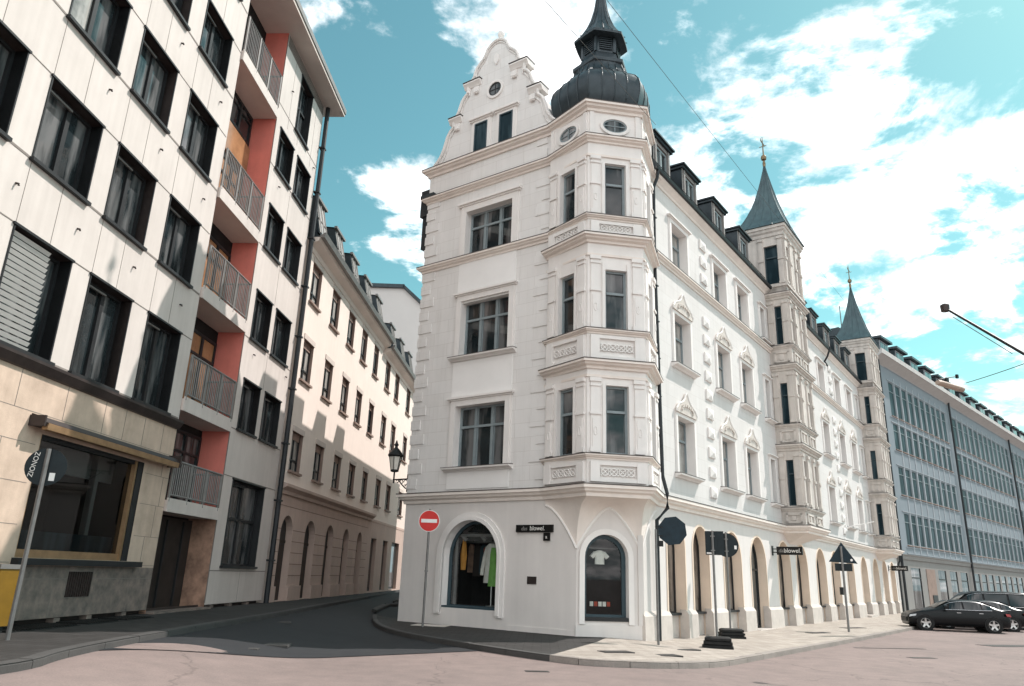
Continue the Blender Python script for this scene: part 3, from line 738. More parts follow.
room(FL, 4.0, 6.7, .66, 3.55, .40, 1.9); room(FC, .3, 1.85, .6, 3.05, .32, .95)
rm.build('display_room', 'interior_dark', main)
ft = MB(); ft.tube([FL.p(4.05, 2.75, -.9), FL.p(6.6, 2.75, -.9)], .03, 6); ft.tube([FL.p(4.05, 2.95, -.5), FL.p(6.6, 2.95, -.5)], .045, 6)
for s_ in (4.5, 5.3, 6.1): ft.tube([FL.p(s_, 2.95, -.5), FL.p(s_-.08, 2.8, -.62)], .06, 8, 0, .08)
ft.tube([FL.p(6.35, .7, -.55), FL.p(6.35, 3.2, -.55)], .05, 6); ft.tube([FC.p(.4, 2.6, -.55), FC.p(1.8, 2.6, -.55)], .02, 6); ft.build('display_rail', 'pole_grey', main)
random.seed(21)
for k in range(9):
    s_ = 4.25+k*.26; gm_ = MB(); w = random.uniform(.09, .13); l = random.uniform(.9, 1.5)
    gm_.loft([[FL.p(s_+w*a, z, -1.35+d) for a, d in ((-1, -.05), (1, -.07), (1, .07), (-1, .05))] for z, w in ((2.7-l, w*1.2), (2.45, w), (2.62, w*.9), (2.7, .03))]); gm_.build('hanging_garment', ['pipe_dark', 'frame_teal', 'metal_brown', 'stone_brown', 'pipe_dark'][k % 5], main)
# flared corbel with pointed arches under the oriel
cb = MB(); NP = 48
low = [(0, 2.5), (0, 1.4), (1.4, 0), (2.5, 0)]; hi = [(0, 2.55), A_, B_, (2.55, 0)]
lz = [3.75, 2.55, 2.55, 3.75]; rings = []
for i in range(NP+1):
    tt = i/NP*3; k = min(int(tt), 2); f = tt-k
    pl_ = [low[k][j]*(1-f)+low[k+1][j]*f for j in (0, 1)]; ph = [hi[k][j]*(1-f)+hi[k+1][j]*f for j in (0, 1)]
    if k == 1: z0 = 2.55+1.2*(1-abs(2*f-1)**1.5)
    elif k == 0: z0 = 3.8-1.25*f**1.6
    else: z0 = 3.8-1.25*(1-f)**1.6
    col = []
    for j in range(9):
        g = j/8; w = 1-sqrt(max(0, 1-g*g))
        col.append((pl_[0]*(1-w)+ph[0]*w, pl_[1]*(1-w)+ph[1]*w, z0+(3.99-z0)*g))
    rings.append(col)
cb.loft(rings, 0, caps=False, closed=False)
for i in range(NP): cb.tube([rings[i][0], rings[i+1][0]], .045, 6, 1)
cb.build('oriel_corbel', ['moulding_cream', 'moulding_white'], main, smooth=True)

# ---- corner oriel
def facet(p, q):
    d = Vector(q)-Vector(p); L = d.length; d.normalize()
    return Fac(p[0], p[1], d.x, d.y, d.y, -d.x), L
P0 = HX(HR, 135); P3 = HX(HR, 315)
oriel = MB(); lv = [(5.22, 7.3), (9.05, 11.08), (12.97, 14.9)]
facs = [facet(P0, A_), facet(A_, B_), facet(B_, P3)]
for F, L in facs:
    c = L/2; wall(oriel, F, 0, L, 4.2, 17.1, [(c-.36, c+.36, a, b, .13) for a, b in lv], 0)
ori = oriel.build('corner_oriel', ['moulding_white'], main)
opath = [HX(HR, 130), A_, B_, HX(HR, 320)]
for za in (5.05, 8.90, 12.78):
    tr = MB(); moulding(tr, opath, prof_cornice(za, za+.14, .16), 0); moulding(tr, opath, [(-.05, za+.14), (.17, za+.14), (.17, za+.165), (-.05, za+.19)], 1); tr.build('oriel_moulding', ['moulding_cream', 'lead_flashing'], ori)
for za in (7.78, 11.95):
    tr = MB(); moulding(tr, opath, prof_cornice(za, za+.24, .30), 0); moulding(tr, opath, [(-.05, za+.24), (.31, za+.24), (.31, za+.27), (-.05, za+.30)], 1); tr.build('oriel_moulding', ['moulding_cream', 'lead_flashing'], ori)
for za in (7.52, 11.5, 15.1): tr = MB(); moulding(tr, opath, prof_band(za, za+.08, .05), 0); tr.build('oriel_band', 'moulding_cream', ori)
pr = MB()
for F, L in facs:
    for z0, z1 in ((4.4, 4.98), (8.1, 8.85), (12.28, 12.72)):
        fbox(pr, F, .08, .36, z0, z1, 0, .10); fbox(pr, F, L-.36, L-.08, z0, z1, 0, .10); fbox(pr, F, .36, L-.36, z0, z0+.1, 0, .08); fbox(pr, F, .36, L-.36, z1-.1, z1, 0, .08)
        n = 4; w = (L-.8)/n
        for i in range(n):
            cx = .4+w*(i+.5); cz = (z0+z1)/2; r = min(w, z1-z0-.2)*.42
            ring = [(cx+r*cos(2*pi*k/10), cz+r*sin(2*pi*k/10)) for k in range(11)]
            for k in range(10): pr.tube([F.p(*ring[k], .04), F.p(*ring[k+1], .04)], .022, 5)
            pr.tube([F.p(cx-w*.5, cz-r, .03), F.p(cx+w*.5, cz+r, .03)], .02, 5); pr.tube([F.p(cx-w*.5, cz+r, .03), F.p(cx+w*.5, cz-r, .03)], .02, 5)
    for z0, z1 in ((5.25, 7.5), (9.1, 11.5), (13.0, 15.1)):
        for s_ in (.10, L-.38):
            h = z1-z0
            fbox(pr, F, s_, s_+.28, z0, z1, 0, .045); fbox(pr, F, s_+.05, s_+.23, z0+.1, z0+h*.45, .045, .07); fbox(pr, F, s_-.03, s_+.31, z0+h*.5, z0+h*.53, 0, .09)
            fbox(pr, F, s_-.04, s_+.32, z1-.12, z1, 0, .10); fbox(pr, F, s_-.02, s_+.30, z1-.26, z1-.2, 0, .08)
            fbox(pr, F, s_-.02, s_+.30, z0, z0+.14, 0, .08)
            pts = [F.p(s_+.14+.05*cos(2*pi*k/8), z0+h*.28+.13*sin(2*pi*k/8), .07) for k in range(9)]
            for k in range(8): pr.tube([pts[k], pts[k+1]], .018, 5)
        fbox(pr, F, L/2-.46, L/2-.36, z0-.02, z1-.2, 0, .05); fbox(pr, F, L/2+.36, L/2+.46, z0-.02, z1-.2, 0, .05)
    fbox(pr, F, .05, .2, 15.9, 16.8, 0, .05); fbox(pr, F, L-.2, L-.05, 15.9, 16.8, 0, .05)
pr.build('oriel_pilaster', ['moulding_white'], ori)
wmO = [win_mesh('window', .72, b-a, .13, 1, (b-a)*.62, .07) for a, b in lv]
for (F, L) in facs:
    rz = atan2(F.d[1], F.d[0])
    for i, (a, b) in enumerate(lv): put(wmO[i], 'window', ori, F, L/2, a, rz)
    oc = MB(); c = Fac(0, 0, 1, 0, 0, -1)
    def ringm(m, rx, rz_, wd, d0, d1, mi, n=28):
        o = [(rx*cos(2*pi*k/n), rz_*sin(2*pi*k/n)) for k in range(n)]; i2 = [((rx-wd)*cos(2*pi*k/n), (rz_-wd)*sin(2*pi*k/n)) for k in range(n)]
        vs = [c.p(*p, d1) for p in o]+[c.p(*p, d1) for p in i2]+[c.p(*p, d0) for p in o]+[c.p(*p, d0) for p in i2]; fs = []
        for k in range(n):
            j = (k+1) % n; fs += [(k, j, n+j, n+k), (k, j, 2*n+j, 2*n+k), (n+k, n+j, 3*n+j, 3*n+k)]
        m.add(vs, fs, mi)
    def oculus(m, rx, rz_):
        ringm(m, rx, rz_, .10, 0, .06, 0); ringm(m, rx-.10, rz_-.10, .05, 0.0, .03, 1)
        n = 28; m.add([c.p((rx-.12)*cos(2*pi*k/n), (rz_-.12)*sin(2*pi*k/n), .008) for k in range(n)], [tuple(range(n))], 2)
        fbox(m, c, -.015, .015, -rz_+.12, rz_-.12, .008, .03, 1); fbox(m, c, -rx+.12, rx-.12, -.015, .015, .008, .03, 1)
    oculus(oc, .52, .36)
    o2 = oc.build('oculus_window', ['moulding_white', 'frame_grey', 'glass_dark'], ori, F.p(L/2, 16.33), rz)
# ---- onion dome
dm = MB()
prof = [(17.0, 1.45), (17.25, 1.62), (17.55, 1.76), (17.9, 1.85), (18.2, 1.86), (18.45, 1.80), (18.66, 1.66), (18.82, 1.46), (18.95, 1.28), (19.12, 1.14), (19.35, 1.03), (19.52, 1.0)]
dm.lathe(prof, HC, 36, R(15), 0, .6)
dm.lathe([(19.5, 1.02), (19.55, 1.08), (19.68, 1.08), (19.74, .9)], HC, 6, R(15)); 
for i in range(24):
    a = 2*pi*i/24+R(15)
    q = ((a-R(15)) % (pi/3))-pi/6; k = (.4+.6*cos(pi/6)/cos(q))
    dm.tube([(HC[0]+(r*k+.005)*cos(a), HC[1]+(r*k+.005)*sin(a), z) for z, r in prof], .022, 5)
dome = dm.build('onion_dome', 'slate_metal', main, smooth=True, ang=28)
ln = MB(); ln.lathe([(19.7, .92), (19.82, .84), (20.05, .76), (20.15, .72), (20.85, .68)], HC, 6, R(15), 0)
hexv = [(HC[0]+.71*cos(R(15+60*i)), HC[1]+.71*sin(R(15+60*i))) for i in range(6)]
for i in range(6):
    F, L = facet(hexv[(i+1) % 6], hexv[i])
    F2 = Fac(F.o[0], F.o[1], F.d[0], F.d[1], -F.n[0], -F.n[1]) if (Vector(F.n)).dot(Vector(F.o)-Vector(HC)) < 0 else F
    for j in range(6): fbox(ln, F2, .12, L-.12, 20.26+j*.09, 20.29+j*.09, -.03, .05)
    fbox(ln, F2, -.03, .08, 20.15, 20.85, -.03, .05)
ln.build('lantern', 'slate_metal', dome)
cap = MB(); capp = [(z-.2, r) for z, r in [(20.98, .86), (21.02, 1.04), (21.12, 1.04), (21.2, .92), (21.45, .76), (21.8, .56), (22.2, .40), (22.7, .27), (23.3, .18), (24.2, .11), (25.2, .06), (25.5, .03)]]
cap.lathe(capp, HC, 36, R(15), 0, .85)
for i in range(18):
    a = 2*pi*i/18+R(15); cap.tube([(HC[0]+r*.94*cos(a), HC[1]+r*.94*sin(a), z) for z, r in capp[2:]], .016, 4)
cap.lathe([(25.45, .03), (25.55, .12), (25.65, .14), (25.75, .10), (25.8, .03), (26.6, .012)], HC, 12)
cap.build('lantern_roof', 'slate_metal', dome, smooth=True, ang=30)

# ---- scroll gable
half = [(2.95, 17.15), (2.90, 17.32), (2.74, 17.46), (2.58, 17.66), (2.46, 17.92), (2.38, 18.2), (2.30, 18.46), (2.18, 18.66), (2.02, 18.8), (2.02, 19.16), (1.92, 19.24), (1.80, 19.42), (1.72, 19.66), (1.64, 19.88), (1.52, 20.04), (1.38, 20.14), (1.36, 20.56), (1.30, 20.64), (1.16, 20.70), (1.08, 20.82), (1.04, 21.0), (.97, 21.17), (.82, 21.33), (.66, 21.47), (.56, 21.64), (.48, 21.84), (.34, 21.99), (.18, 22.08), (0, 22.12)]
GC = 5.2
poly = [(GC+a, z) for a, z in half]+[(GC-a, z) for a, z in half[::-1][1:]]
gb = MB(); fpoly(gb, FL, poly, -.45, .0, 0)
gable = gb.build('scroll_gable', ['plaster_grey'], main)
gt_ = MB()
for i in range(len(poly)-1):
    a, b = poly[i], poly[i+1]
    gt_.tube([FL.p(a[0], a[1], .03), FL.p(b[0], b[1], .03)], .065, 6)
gt_.tube([FL.p(GC+a*.94, z-.12, .02) for a, z in half], .03, 5); gt_.tube([FL.p(GC-a*.94, z-.12, .02) for a, z in half], .03, 5)
for sgn in (1, -1):
    for (x0, x1, z) in ((1.6, 2.22, 18.86), (.72, 1.55, 20.26)):
        a0, a1 = sorted((GC+sgn*x0, GC+sgn*x1))
        fpoly(gt_, Fac(0, 0, -1, 0, 0, 1), [(-.4, z+.08), (.04, z+.08), (.09, z+.18), (.16, z+.25), (.16, z+.30), (-.4, z+.33)], a0, a1)
        s_ = GC+sgn*(x0+.2); fbox(gt_, FL, s_-.12, s_+.12, z-.24, z, 0, .1); gt_.tube([FL.p(s_-.1, z-.24, .06), FL.p(s_+.1, z-.24, .06)], .07, 6)
gt_.build('gable_moulding', ['moulding_white'], gable, smooth=True)
lf = MB()
for sgn in (1, -1):
    for (x0, x1, z) in ((1.58, 2.24, 19.19), (.70, 1.57, 20.59)):
        a0, a1 = sorted((GC+sgn*x0, GC+sgn*x1)); fbox(lf, FL, a0, a1, z, z+.025, -.42, .175)
lf.build('gable_flashing', 'lead_flashing', gable)
fi = MB(); fi.lathe([(22.0, .16), (22.18, .14), (22.22, .06), (22.34, .05), (22.42, .11), (22.55, .14), (22.68, .10), (22.74, .03)], (.2, GC), 14); fi.build('finial', 'moulding_white', gable, smooth=True)
me_g = win_mesh('window', .62, 1.36, .0, 1, None, .05, mats=('frame_teal', 'glass_teal'))
sg = keep(surround(.62, 1.36, .12, .07, .16, sill=False), 'window_surround', SM)
for s_ in (5.78, 4.58):
    w = put(me_g, 'window', gable, FL, s_, 17.15, ROT['L']); w.location.x -= .09; sgo = link(sg, 'window_surround', w); sgo.location.y = .09
oc = MB(); oculus(oc, .40, .40); oc.build('oculus_window', ['moulding_white', 'frame_dark', 'glass_dark'], gable, FL.p(5.2, 19.82), ROT['L'])
sh = MB(); fpoly(sh, FL, [(5.2, 20.95), (5.32, 21.15), (5.3, 21.4), (5.2, 21.5), (5.1, 21.4), (5.08, 21.15)], 0, .06); sh.build('gable_shield', 'moulding_white', gable)

# ---- roofs
rf = MB()
def slope(pts, mi=0): rf.add(pts, [tuple(range(len(pts)))], mi)
e0 = 15.98
slope([(2.6, -.2, e0), (REND, -.2, e0), (REND, 1.1, 18.1), (2.6, 1.1, 18.1)]); slope([(2.6, 1.1, 18.1), (REND, 1.1, 18.1), (REND, 4.2, 19.6), (2.6, 4.2, 19.6)])
slope([(2.6, 4.2, 19.6), (REND, 4.2, 19.6), (REND, LEND+.2, 16), (2.6, LEND+.2, 16)]); slope([(REND, -.42, e0), (REND, 1.1, 18.3), (REND, 4.2, 19.6), (REND, LEND, 16)])
slope([(2.6, -.42, e0), (2.6, 1.1, 18.3), (2.6, 4.2, 19.6), (2.6, LEND, 16)])
# gable roof running back from the scroll gable
for sgn in (1, -1): slope([(.4, GC, 21.4), (11, GC, 21.4), (11, GC+sgn*3.1, 17.1), (.4, GC+sgn*3.1, 17.1)])
slope([(11, GC, 21.4), (11, GC+3.1, 17.1), (11, GC-3.1, 17.1)])
rf.prism([(-.2, LEND-.4), (-.2, LEND+.28), (10, LEND+.28), (10, LEND-.4)], 15.86, 16.02)
slope([(.1, 2.2, 17.16), (.1, LEND, 17.16), (11, LEND, 17.16), (11, 2.2, 17.16)]); slope([(-.6, .7, 17.14), (.7, -.6, 17.14), (2.6, 0, 17.14), (2.6, 2.6, 17.14), (0, 2.6, 17.14)])
roof = rf.build('roof', 'slate_metal', main)
hp = MB(); hp.box(.0, .45, LEND+.02, LEND+.42, 15.2, 16.35); hp.box(.05, .4, LEND+.03, LEND+.3, 13.8, 15.2); hp.build('rain_hopper', 'pipe_dark', main)
dmw = win_mesh('window', 1.05, 1.02, .0, 2, None, .08, mats=('frame_grey', 'glass_dark'))
def dormer(cx, parent):
    d = MB(); F = Fac(cx, .1, 1, 0, 0, -1)
    wall(d, F, -.78, .78, 16.3, 17.8, [(-.52, .52, 16.52, 17.6, .05)], 1)
    fbox(d, F, -.66, -.54, 16.4, 17.7, 0, .05, 1); fbox(d, F, .54, .66, 16.4, 17.7, 0, .05, 1); fbox(d, F, -.7, .7, 16.38, 16.5, 0, .09, 1)
    for sx in (-.78, .78): d.add([(cx+sx, .1, 16.2), (cx+sx, 2.6, 16.2), (cx+sx, 2.6, 17.9), (cx+sx, .1, 17.8)], [(0, 1, 2, 3)])
    d.prism([(cx-.92, -.08), (cx+.92, -.08), (cx+.92, 2.7), (cx-.92, 2.7)], 17.86, 17.93)
    d.prism([(cx-.86, 0), (cx+.86, 0), (cx+.86, 2.7), (cx-.86, 2.7)], 17.75, 17.86)
    o = d.build('dormer', ['slate_metal', 'concrete_block'], parent); w = link(dmw, 'window', o, (cx, .14, 16.53)); return o
for cx in (4.0, 6.75, 10.05, 13.4, 23.6, 26.4, 29.6, 32.6, 35.6): dormer(cx, main)
sn = MB()
for a, b in ((2.7, BAYS[0]-.2), (BAYS[0]+BW+.2, BAYS[1]-.2)):
    for z in (16.3, 16.45): sn.tube([(a, -.1, z), (b, -.1, z)], .016, 5)
    x = a
    while x < b: sn.tube([(x, -.1, 16.05), (x, -.1, 16.48)], .016, 4); x += 1.4
sn.build('snow_guard', 'pipe_dark', main)

# ---- the two bay towers
def bay(b0, apex):
    b1 = b0+BW; FS = Fac(b0, 0, 0, 1, -1, 0); FF = Fac(b0, -BP, 1, 0, 0, -1); FE = Fac(b1, -BP, 0, 1, 1, 0)
    lv = [(5.2, 7.3), (9.0, 11.0), (12.95, 14.95)]
    m = MB()
    wall(m, FS, -BP, 0, 4.2, 15.9, [(-.70, -.36, a, b, .12) for a, b in lv], 0)
    fw3 = [.62, BW-.62]; wall(m, FF, 0, BW, 4.2, 15.9, [(c-.30, c+.30, a, b, .14) for a, b in lv for c in fw3], 0); wall(m, FE, 0, BP, 4.2, 15.9, [], 0)
    TB = 1.05
    wall(m, FS, -BP, TB, 15.6, 19.3, [(-.74, -.06, 16.15, 18.25, .12)], 0); wall(m, FF, 0, BW, 15.9, 19.3, [(c-.30, c+.30, 16.2, 18.3, .14) for c in fw3], 0)
    wall(m, FE, 0, BP+TB, 15.6, 19.3, [], 0); m.add([(b0, TB, 15.6), (b1, TB, 15.6), (b1, TB, 19.3), (b0, TB, 19.3)], [(0, 1, 2, 3)])
    o = m.build('bay_tower', 'bay_stone', main)
    path = [(b0, .2), (b0, -BP), (b1, -BP), (b1, .2)]; full = [(b0, TB), (b0, -BP), (b1, -BP), (b1, TB), (b0, TB)]
    for za in (4.95, 8.8, 12.7): t = MB(); moulding(t, path, prof_cornice(za, za+.16, .13), 0); moulding(t, path, [(-.05, za+.16), (.14, za+.16), (.14, za+.18), (-.05, za+.2)], 1); t.build('bay_moulding', ['bay_stone', 'lead_flashing'], o)
    for za in (7.72, 11.6, 15.3): t = MB(); moulding(t, path, prof_cornice(za, za+.28, .22), 0); moulding(t, path, [(-.05, za+.28), (.23, za+.28), (.23, za+.31), (-.05, za+.34)], 1); t.build('bay_cornice', ['bay_stone', 'lead_flashing'], o)
    t = MB(); moulding(t, full[:4], prof_band(15.95, 16.08, .08), 0); t.build('tower_band', 'bay_stone', o)
    t = MB(); moulding(t, full, prof_cornice(18.75, 19.3, .20), 0); t.build('tower_cornice', 'bay_stone', o); t = MB()
    # flared corbel under the bay
    prf = [(0, 3.55), (.25, 3.66), (.6, 3.82), (1.0, 3.99)]
    t.loft([[(b0+.9*(1-k), .02, z), (b0+.9*(1-k), -BP*k, z), (b1-.9*(1-k), -BP*k, z), (b1-.9*(1-k), .02, z)] for k, z in prf], 2)
    t.build('bay_corbel', ['bay_stone', 'lead_flashing', 'moulding_cream'], o)
    p = MB()
    for z0, z1 in ((5.2, 7.6), (9.05, 11.5), (12.95, 15.2), (16.1, 18.7)):
        h = z1-z0
        for F, ss_ in ((FS, (-1.0, -.28) if z0 < 16 else (-1.0, -.02)), (FF, (.05, .98, BW-1.2, BW-.27))):
            for s_ in ss_:
                fbox(p, F, s_, s_+.22, z0, z1, 0, .06); fbox(p, F, s_-.03, s_+.25, z1-.16, z1-.02, 0, .11); fbox(p, F, s_-.03, s_+.25, z0, z0+.12, 0, .10); fbox(p, F, s_-.02, s_+.24, z0+h*.5, z0+h*.55, 0, .10)
    for z0, z1 in ((4.38, 4.9), (8.08, 8.74), (11.98, 12.6)):
        for F, a, b in ((FS, -.92, -.2), (FF, .25, 1.35), (FF, 1.8, 2.9)):
            fbox(p, F, a, b, z0+.04, z0+.12, 0, .06); fbox(p, F, a, b, z1-.12, z1-.04, 0, .06); fbox(p, F, a, a+.09, z0+.04, z1-.04, 0, .06); fbox(p, F, b-.09, b, z0+.04, z1-.04, 0, .06)
            fbox(p, F, (a+b)/2-.1, (a+b)/2+.1, z0+.16, z1-.16, 0, .05)
    p.build('bay_pilaster', 'bay_stone', o)
    for i, (a, b) in enumerate(lv+[(16.15, 18.25)]):
        ws, cs = (.34, -.53) if i < 3 else (.68, -.40)
        put(win_mesh('window', ws, b-a, .12, 1, (b-a)*.7, .05, mats=('frame_teal', 'glass_teal')), 'window', o, FS, cs, a, ROT['L'])
        me = win_mesh('window', .6, b-a+(.0 if i < 3 else 0), .14, 1, (b-a)*.7, .05, mats=('frame_teal', 'glass_dark'))
        for c in fw3: put(me, 'window', o, FF, c, a if i < 3 else 16.2, 0)
    cx = (b0+b1)/2; sp = MB(); hx, hy = BW/2+.26, (BP+TB)/2+.26; rings = []
    for k in range(13):
        f = k/12; z = 19.32+(apex-19.32)*f; sc = (1-f)**1.0*.62+.38*(1-f)**3.2; sc = max(sc, .012)
        mix = f**.6; ax = hx*(1-mix)+min(hx, hy)*1.05*mix; ay = hy*(1-mix)+min(hx, hy)*1.05*mix
        rings.append([(cx-ax*sc, -ay*sc, z), (cx+ax*sc, -ay*sc, z), (cx+ax*sc, ay*sc, z), (cx-ax*sc, ay*sc, z)])
    sp.loft(rings)
    for (a, b) in ((0, 1), (1, 2), (2, 3), (3, 0)):
        for f in (0, .25, .5, .75):
            sp.tube([Vector(r[a])*(1-f)+Vector(r[b])*f for r in rings], .022, 4)
    sp.build('spire', 'spire_copper', o)
    fn = MB(); fn.lathe([(apex-.15, .07), (apex+.05, .09), (apex+.25, .05), (apex+.3, .13), (apex+.42, .16), (apex+.54, .12), (apex+.58, .04), (apex+1.75, .018)], (cx, 0), 12)
    fn.tube([(cx-.34, 0, apex+1.35), (cx+.34, 0, apex+1.35)], .03, 5); fpoly(fn, Fac(cx, 0, 1, 0, 0, -1), [(-.36, apex+1.28), (-.36, apex+1.5), (-.08, apex+1.36)], -.01, .01)
    fn.tube([(cx, -.2, apex+1.15), (cx, .2, apex+1.15)], .022, 5)
    fn.build('finial', 'brass', o, smooth=True)
bay(BAYS[0], 23.9); bay(BAYS[1], 24.2)
# flat roof rail by the first tower
rl = MB()
for i in range(5):
    rl.tube([(20.2+i*.9, .6, 18.1), (20.2+i*.9, .6, 20.2)], .025, 5)
for z in (19.4, 19.8, 20.2): rl.tube([(20.2, .6, z), (23.8, .6, z)], .022, 5)
rl.build('roof_rail', 'rail_metal', main)
# ------------------------------------------------------------------ shop signs and things on the corner building
dg = None
def text_mesh(txt, size, ext=.004, shear=0.0, spacing=1.0):
    cu = bpy.data.curves.new('lettering', 'FONT'); cu.body = txt; cu.size = size; cu.extrude = ext; cu.align_x = 'CENTER'; cu.align_y = 'CENTER'; cu.shear = shear; cu.space_character = spacing
    o = bpy.data.objects.new('lettering', cu); COL.objects.link(o)
    bpy.context.view_layer.update()
    me = bpy.data.meshes.new_from_object(o.evaluated_get(bpy.context.evaluated_depsgraph_get()))
    bpy.data.objects.remove(o); me.name = 'lettering'; return me
def lettering(txt, size, parent, loc, rot, mname='letter_white', shear=0, sx=1.0, name='lettering'):
    me = text_mesh(txt, size, shear=shear); me.materials.clear(); me.materials.append(MATS[mname])
    o = bpy.data.objects.new(name, me); COL.objects.link(o); o.parent = parent; o.location = loc; o.rotation_euler = rot; o.scale = (sx, 1, 1); return o
MRZ = pi/2-AR
def wall_thing(name, label, cat, F, s, z, rz, d=0, group=None):
    x, y = F.xy(s, d); return thing(name, label, cat, wl(x, y, z), MRZ+rz, group)
# flat sign: local x to the right, y inward
sg1 = wall_thing('shop_sign', 'small black shop sign with a hanging tab flat on the grey wall', 'sign', FL, 2.86, 3.12, ROT['L'], .04)
b = MB(); b.box(-.67, .67, -.03, .035, -.11, .11); b.build('sign_board', 'sign_black', sg1)
b = MB(); b.box(.34, .56, -.025, .03, -.36, -.125); b.build('hanging_tab', 'sign_black', sg1)
lettering('das', .17, sg1, (-.36, -.037, -.005), (pi/2, 0, 0), shear=.25, mname='concrete_block'); lettering('blowel.', .19, sg1, (.12, -.037, 0), (pi/2, 0, 0), shear=.1)
lettering('a', .15, sg1, (.45, -.032, -.25), (pi/2, 0, 0))
pq = MB(); F_ = FL; fbox(pq, FL, 2.77, 3.10, 1.5, 1.72, 0, .02); pq_o = pq.build('wall_plaque', 'metal_brown', None, wl(0, 0, 0), MRZ); tag(pq_o, 'small dark brown metal plaque on the grey wall between the two shop windows', 'plaque')
for x0, lab in ((14.35, 'larger black projecting shop sign with readable pale lettering behind the round sign back'), (42.2, 'small black projecting shop sign far down the arcade by the last downpipe')):
    t_ = thing('projecting_sign', lab, 'sign', wl(x0, 0, 3.13), MRZ, 'projecting shop signs')
    b = MB(); b.box(-.05, .05, -1.28, -.2, -.17, .17); b.build('sign_board', 'sign_black', t_)
    b = MB(); b.box(-.03, .03, -.2, .02, .05, .09); b.box(-.03, .03, -.2, .02, -.09, -.05); b.box(-.09, .09, -.03, .02, -.2, .2); b.build('wall_bracket', 'iron_black', t_)
    lettering('das', .22, t_, (-.056, -.42, 0), (pi/2, 0, -pi/2), shear=.25, mname='concrete_block'); lettering('blowel.', .25, t_, (-.056, -.86, 0), (pi/2, 0, -pi/2), shear=.1)
fp = thing('flagpole', 'thin white pole sticking out above the arcade cornice between the bay towers', 'flagpole', wl(29.2, 0, 5.1), MRZ)
b = MB(); b.tube([(0, -.02, 0), (.2, -1.6, .35)], .03, 8); b.build('pole', 'sign_white', fp); b = MB(); b.box(-.08, .08, -.1, .02, -.2, .15); b.build('mount', 'sign_white', fp)
# hanging wall lantern on scroll bracket at the left end of the gable front
lt = thing('wall_lantern', 'old black lantern with glass panes on a scrolled iron bracket over the side street', 'lantern', wl(.07, LEND+.02, 4.75), MRZ)
b = MB(); b.tube([(0, 0, .12), (0, .78, .12)], .028, 6); b.tube([(0, 0, -.25), (0, .15, -.2), (0, .35, -.05), (0, .5, .1)], .022, 6); b.box(-.06, .06, 0, .04, -.35, .3)
for cy, cz, r in ((.16, .0, .09), (.36, .03, .07), (.1, -.14, .06), (.55, .06, .05)):
    b.tube([(0, cy+r*cos(a*pi/6), cz+r*sin(a*pi/6)) for a in range(11)], .015, 5)
b.tube([(0, .74, .0), (0, .74, .42)], .03, 6); b.build('bracket', 'iron_black', lt)
def lantern_body(parent, y):
    b = MB(); b.loft([[(r*cos(pi/6+pi/3*k), y+r*sin(pi/6+pi/3*k), z) for k in range(6)] for z, r in ((.46, .13), (.95, .23))], 0); b.build('lantern_glass', 'lamp_glass', parent)
    b = MB()
    for k in range(6):
        a = pi/6+pi/3*k; b.tube([(.135*cos(a), y+.135*sin(a), .44), (.24*cos(a), y+.24*sin(a), .97)], .014, 5)
    b.lathe([(.40, .10), (.42, .15), (.47, .15), (.48, .12)], (0, y), 12); b.lathe([(.94, .25), (.99, .29), (1.02, .28), (1.16, .17), (1.24, .1), (1.27, .06), (1.33, .05), (1.38, .09), (1.44, .05), (1.55, .015)], (0, y), 12); b.build('lantern_frame', 'iron_black', parent, smooth=True)
lantern_body(lt, .74)
# clothes in the shop windows (things inside the building)
def garment(name, label, cat, F, s, d, z, rz): x, y = F.xy(s, -d); return thing(name, label, cat, wl(x, y, z), MRZ+rz)
g1 = garment('coat', 'long white coat with green front panel in the large arched shop window', 'coat', FL, 5.0, .75, .75, ROT['L'])
b = MB()
def cloth_ring(cx, w, dpt, z, n=14, wob=.0): return [(cx+w*cos(2*pi*k/n)*(1+wob*sin(5*k)), dpt*sin(2*pi*k/n)*(1+wob*cos(3*k)), z) for k in range(n)]
b.loft([cloth_ring(-.02, w, .13, z, 14, .05) for z, w in ((.72, .30), (1.0, .27), (1.3, .23), (1.55, .22), (1.75, .24), (1.88, .20), (1.95, .09))], 0); b.build('coat_body', 'cloth_white', g1, smooth=True, ang=60)
b = MB(); b.loft([[(.02+w*cos(pi*k/9)*.5+.12, -.15-.03*sin(pi*k/9), z) for k in range(10)] for z, w in ((.62, .36), (.95, .32), (1.3, .26), (1.6, .25), (1.82, .16))], 0, caps=False, closed=False); b.build('front_panel', 'cloth_green', g1, smooth=True)
for sx in (-1, 1):
    b = MB(); b.tube([(sx*.2, 0, 1.84), (sx*.30, -.02, 1.5), (sx*.34, -.06, 1.15), (sx*.33, -.1, .95)], .075, 8, 0, .06); b.build('sleeve', 'cloth_white', g1, smooth=True)
b = MB(); b.tube([(0, 0, 0), (0, 0, .75)], .02, 6); b.lathe([(0, .16), (.03, .16), (.04, .02)], (0, 0), 12); b.build('stand', 'alloy', g1)
g2 = garment('orange_scarf', 'orange cloth hanging at the left of the large arched shop window', 'garment', FL, 6.1, .62, 1.9, ROT['L'])
b = MB(); b.loft([[(w*cos(2*pi*k/10), .05*sin(2*pi*k/10)*(1+.3*sin(3*k)), z) for k in range(10)] for z, w in ((-.05, .10), (.4, .14), (.7, .10), (.95, .04))]); tag(b.build('hanging_cloth', 'cloth_orange', g2, smooth=True), '', '')
for o in g2.children: del o['label']; del o['category']
g3 = garment('red_blouse', 'rust red blouse hanging behind the white coat in the large arched shop window', 'blouse', FL, 5.62, 1.3, 1.95, ROT['L'])
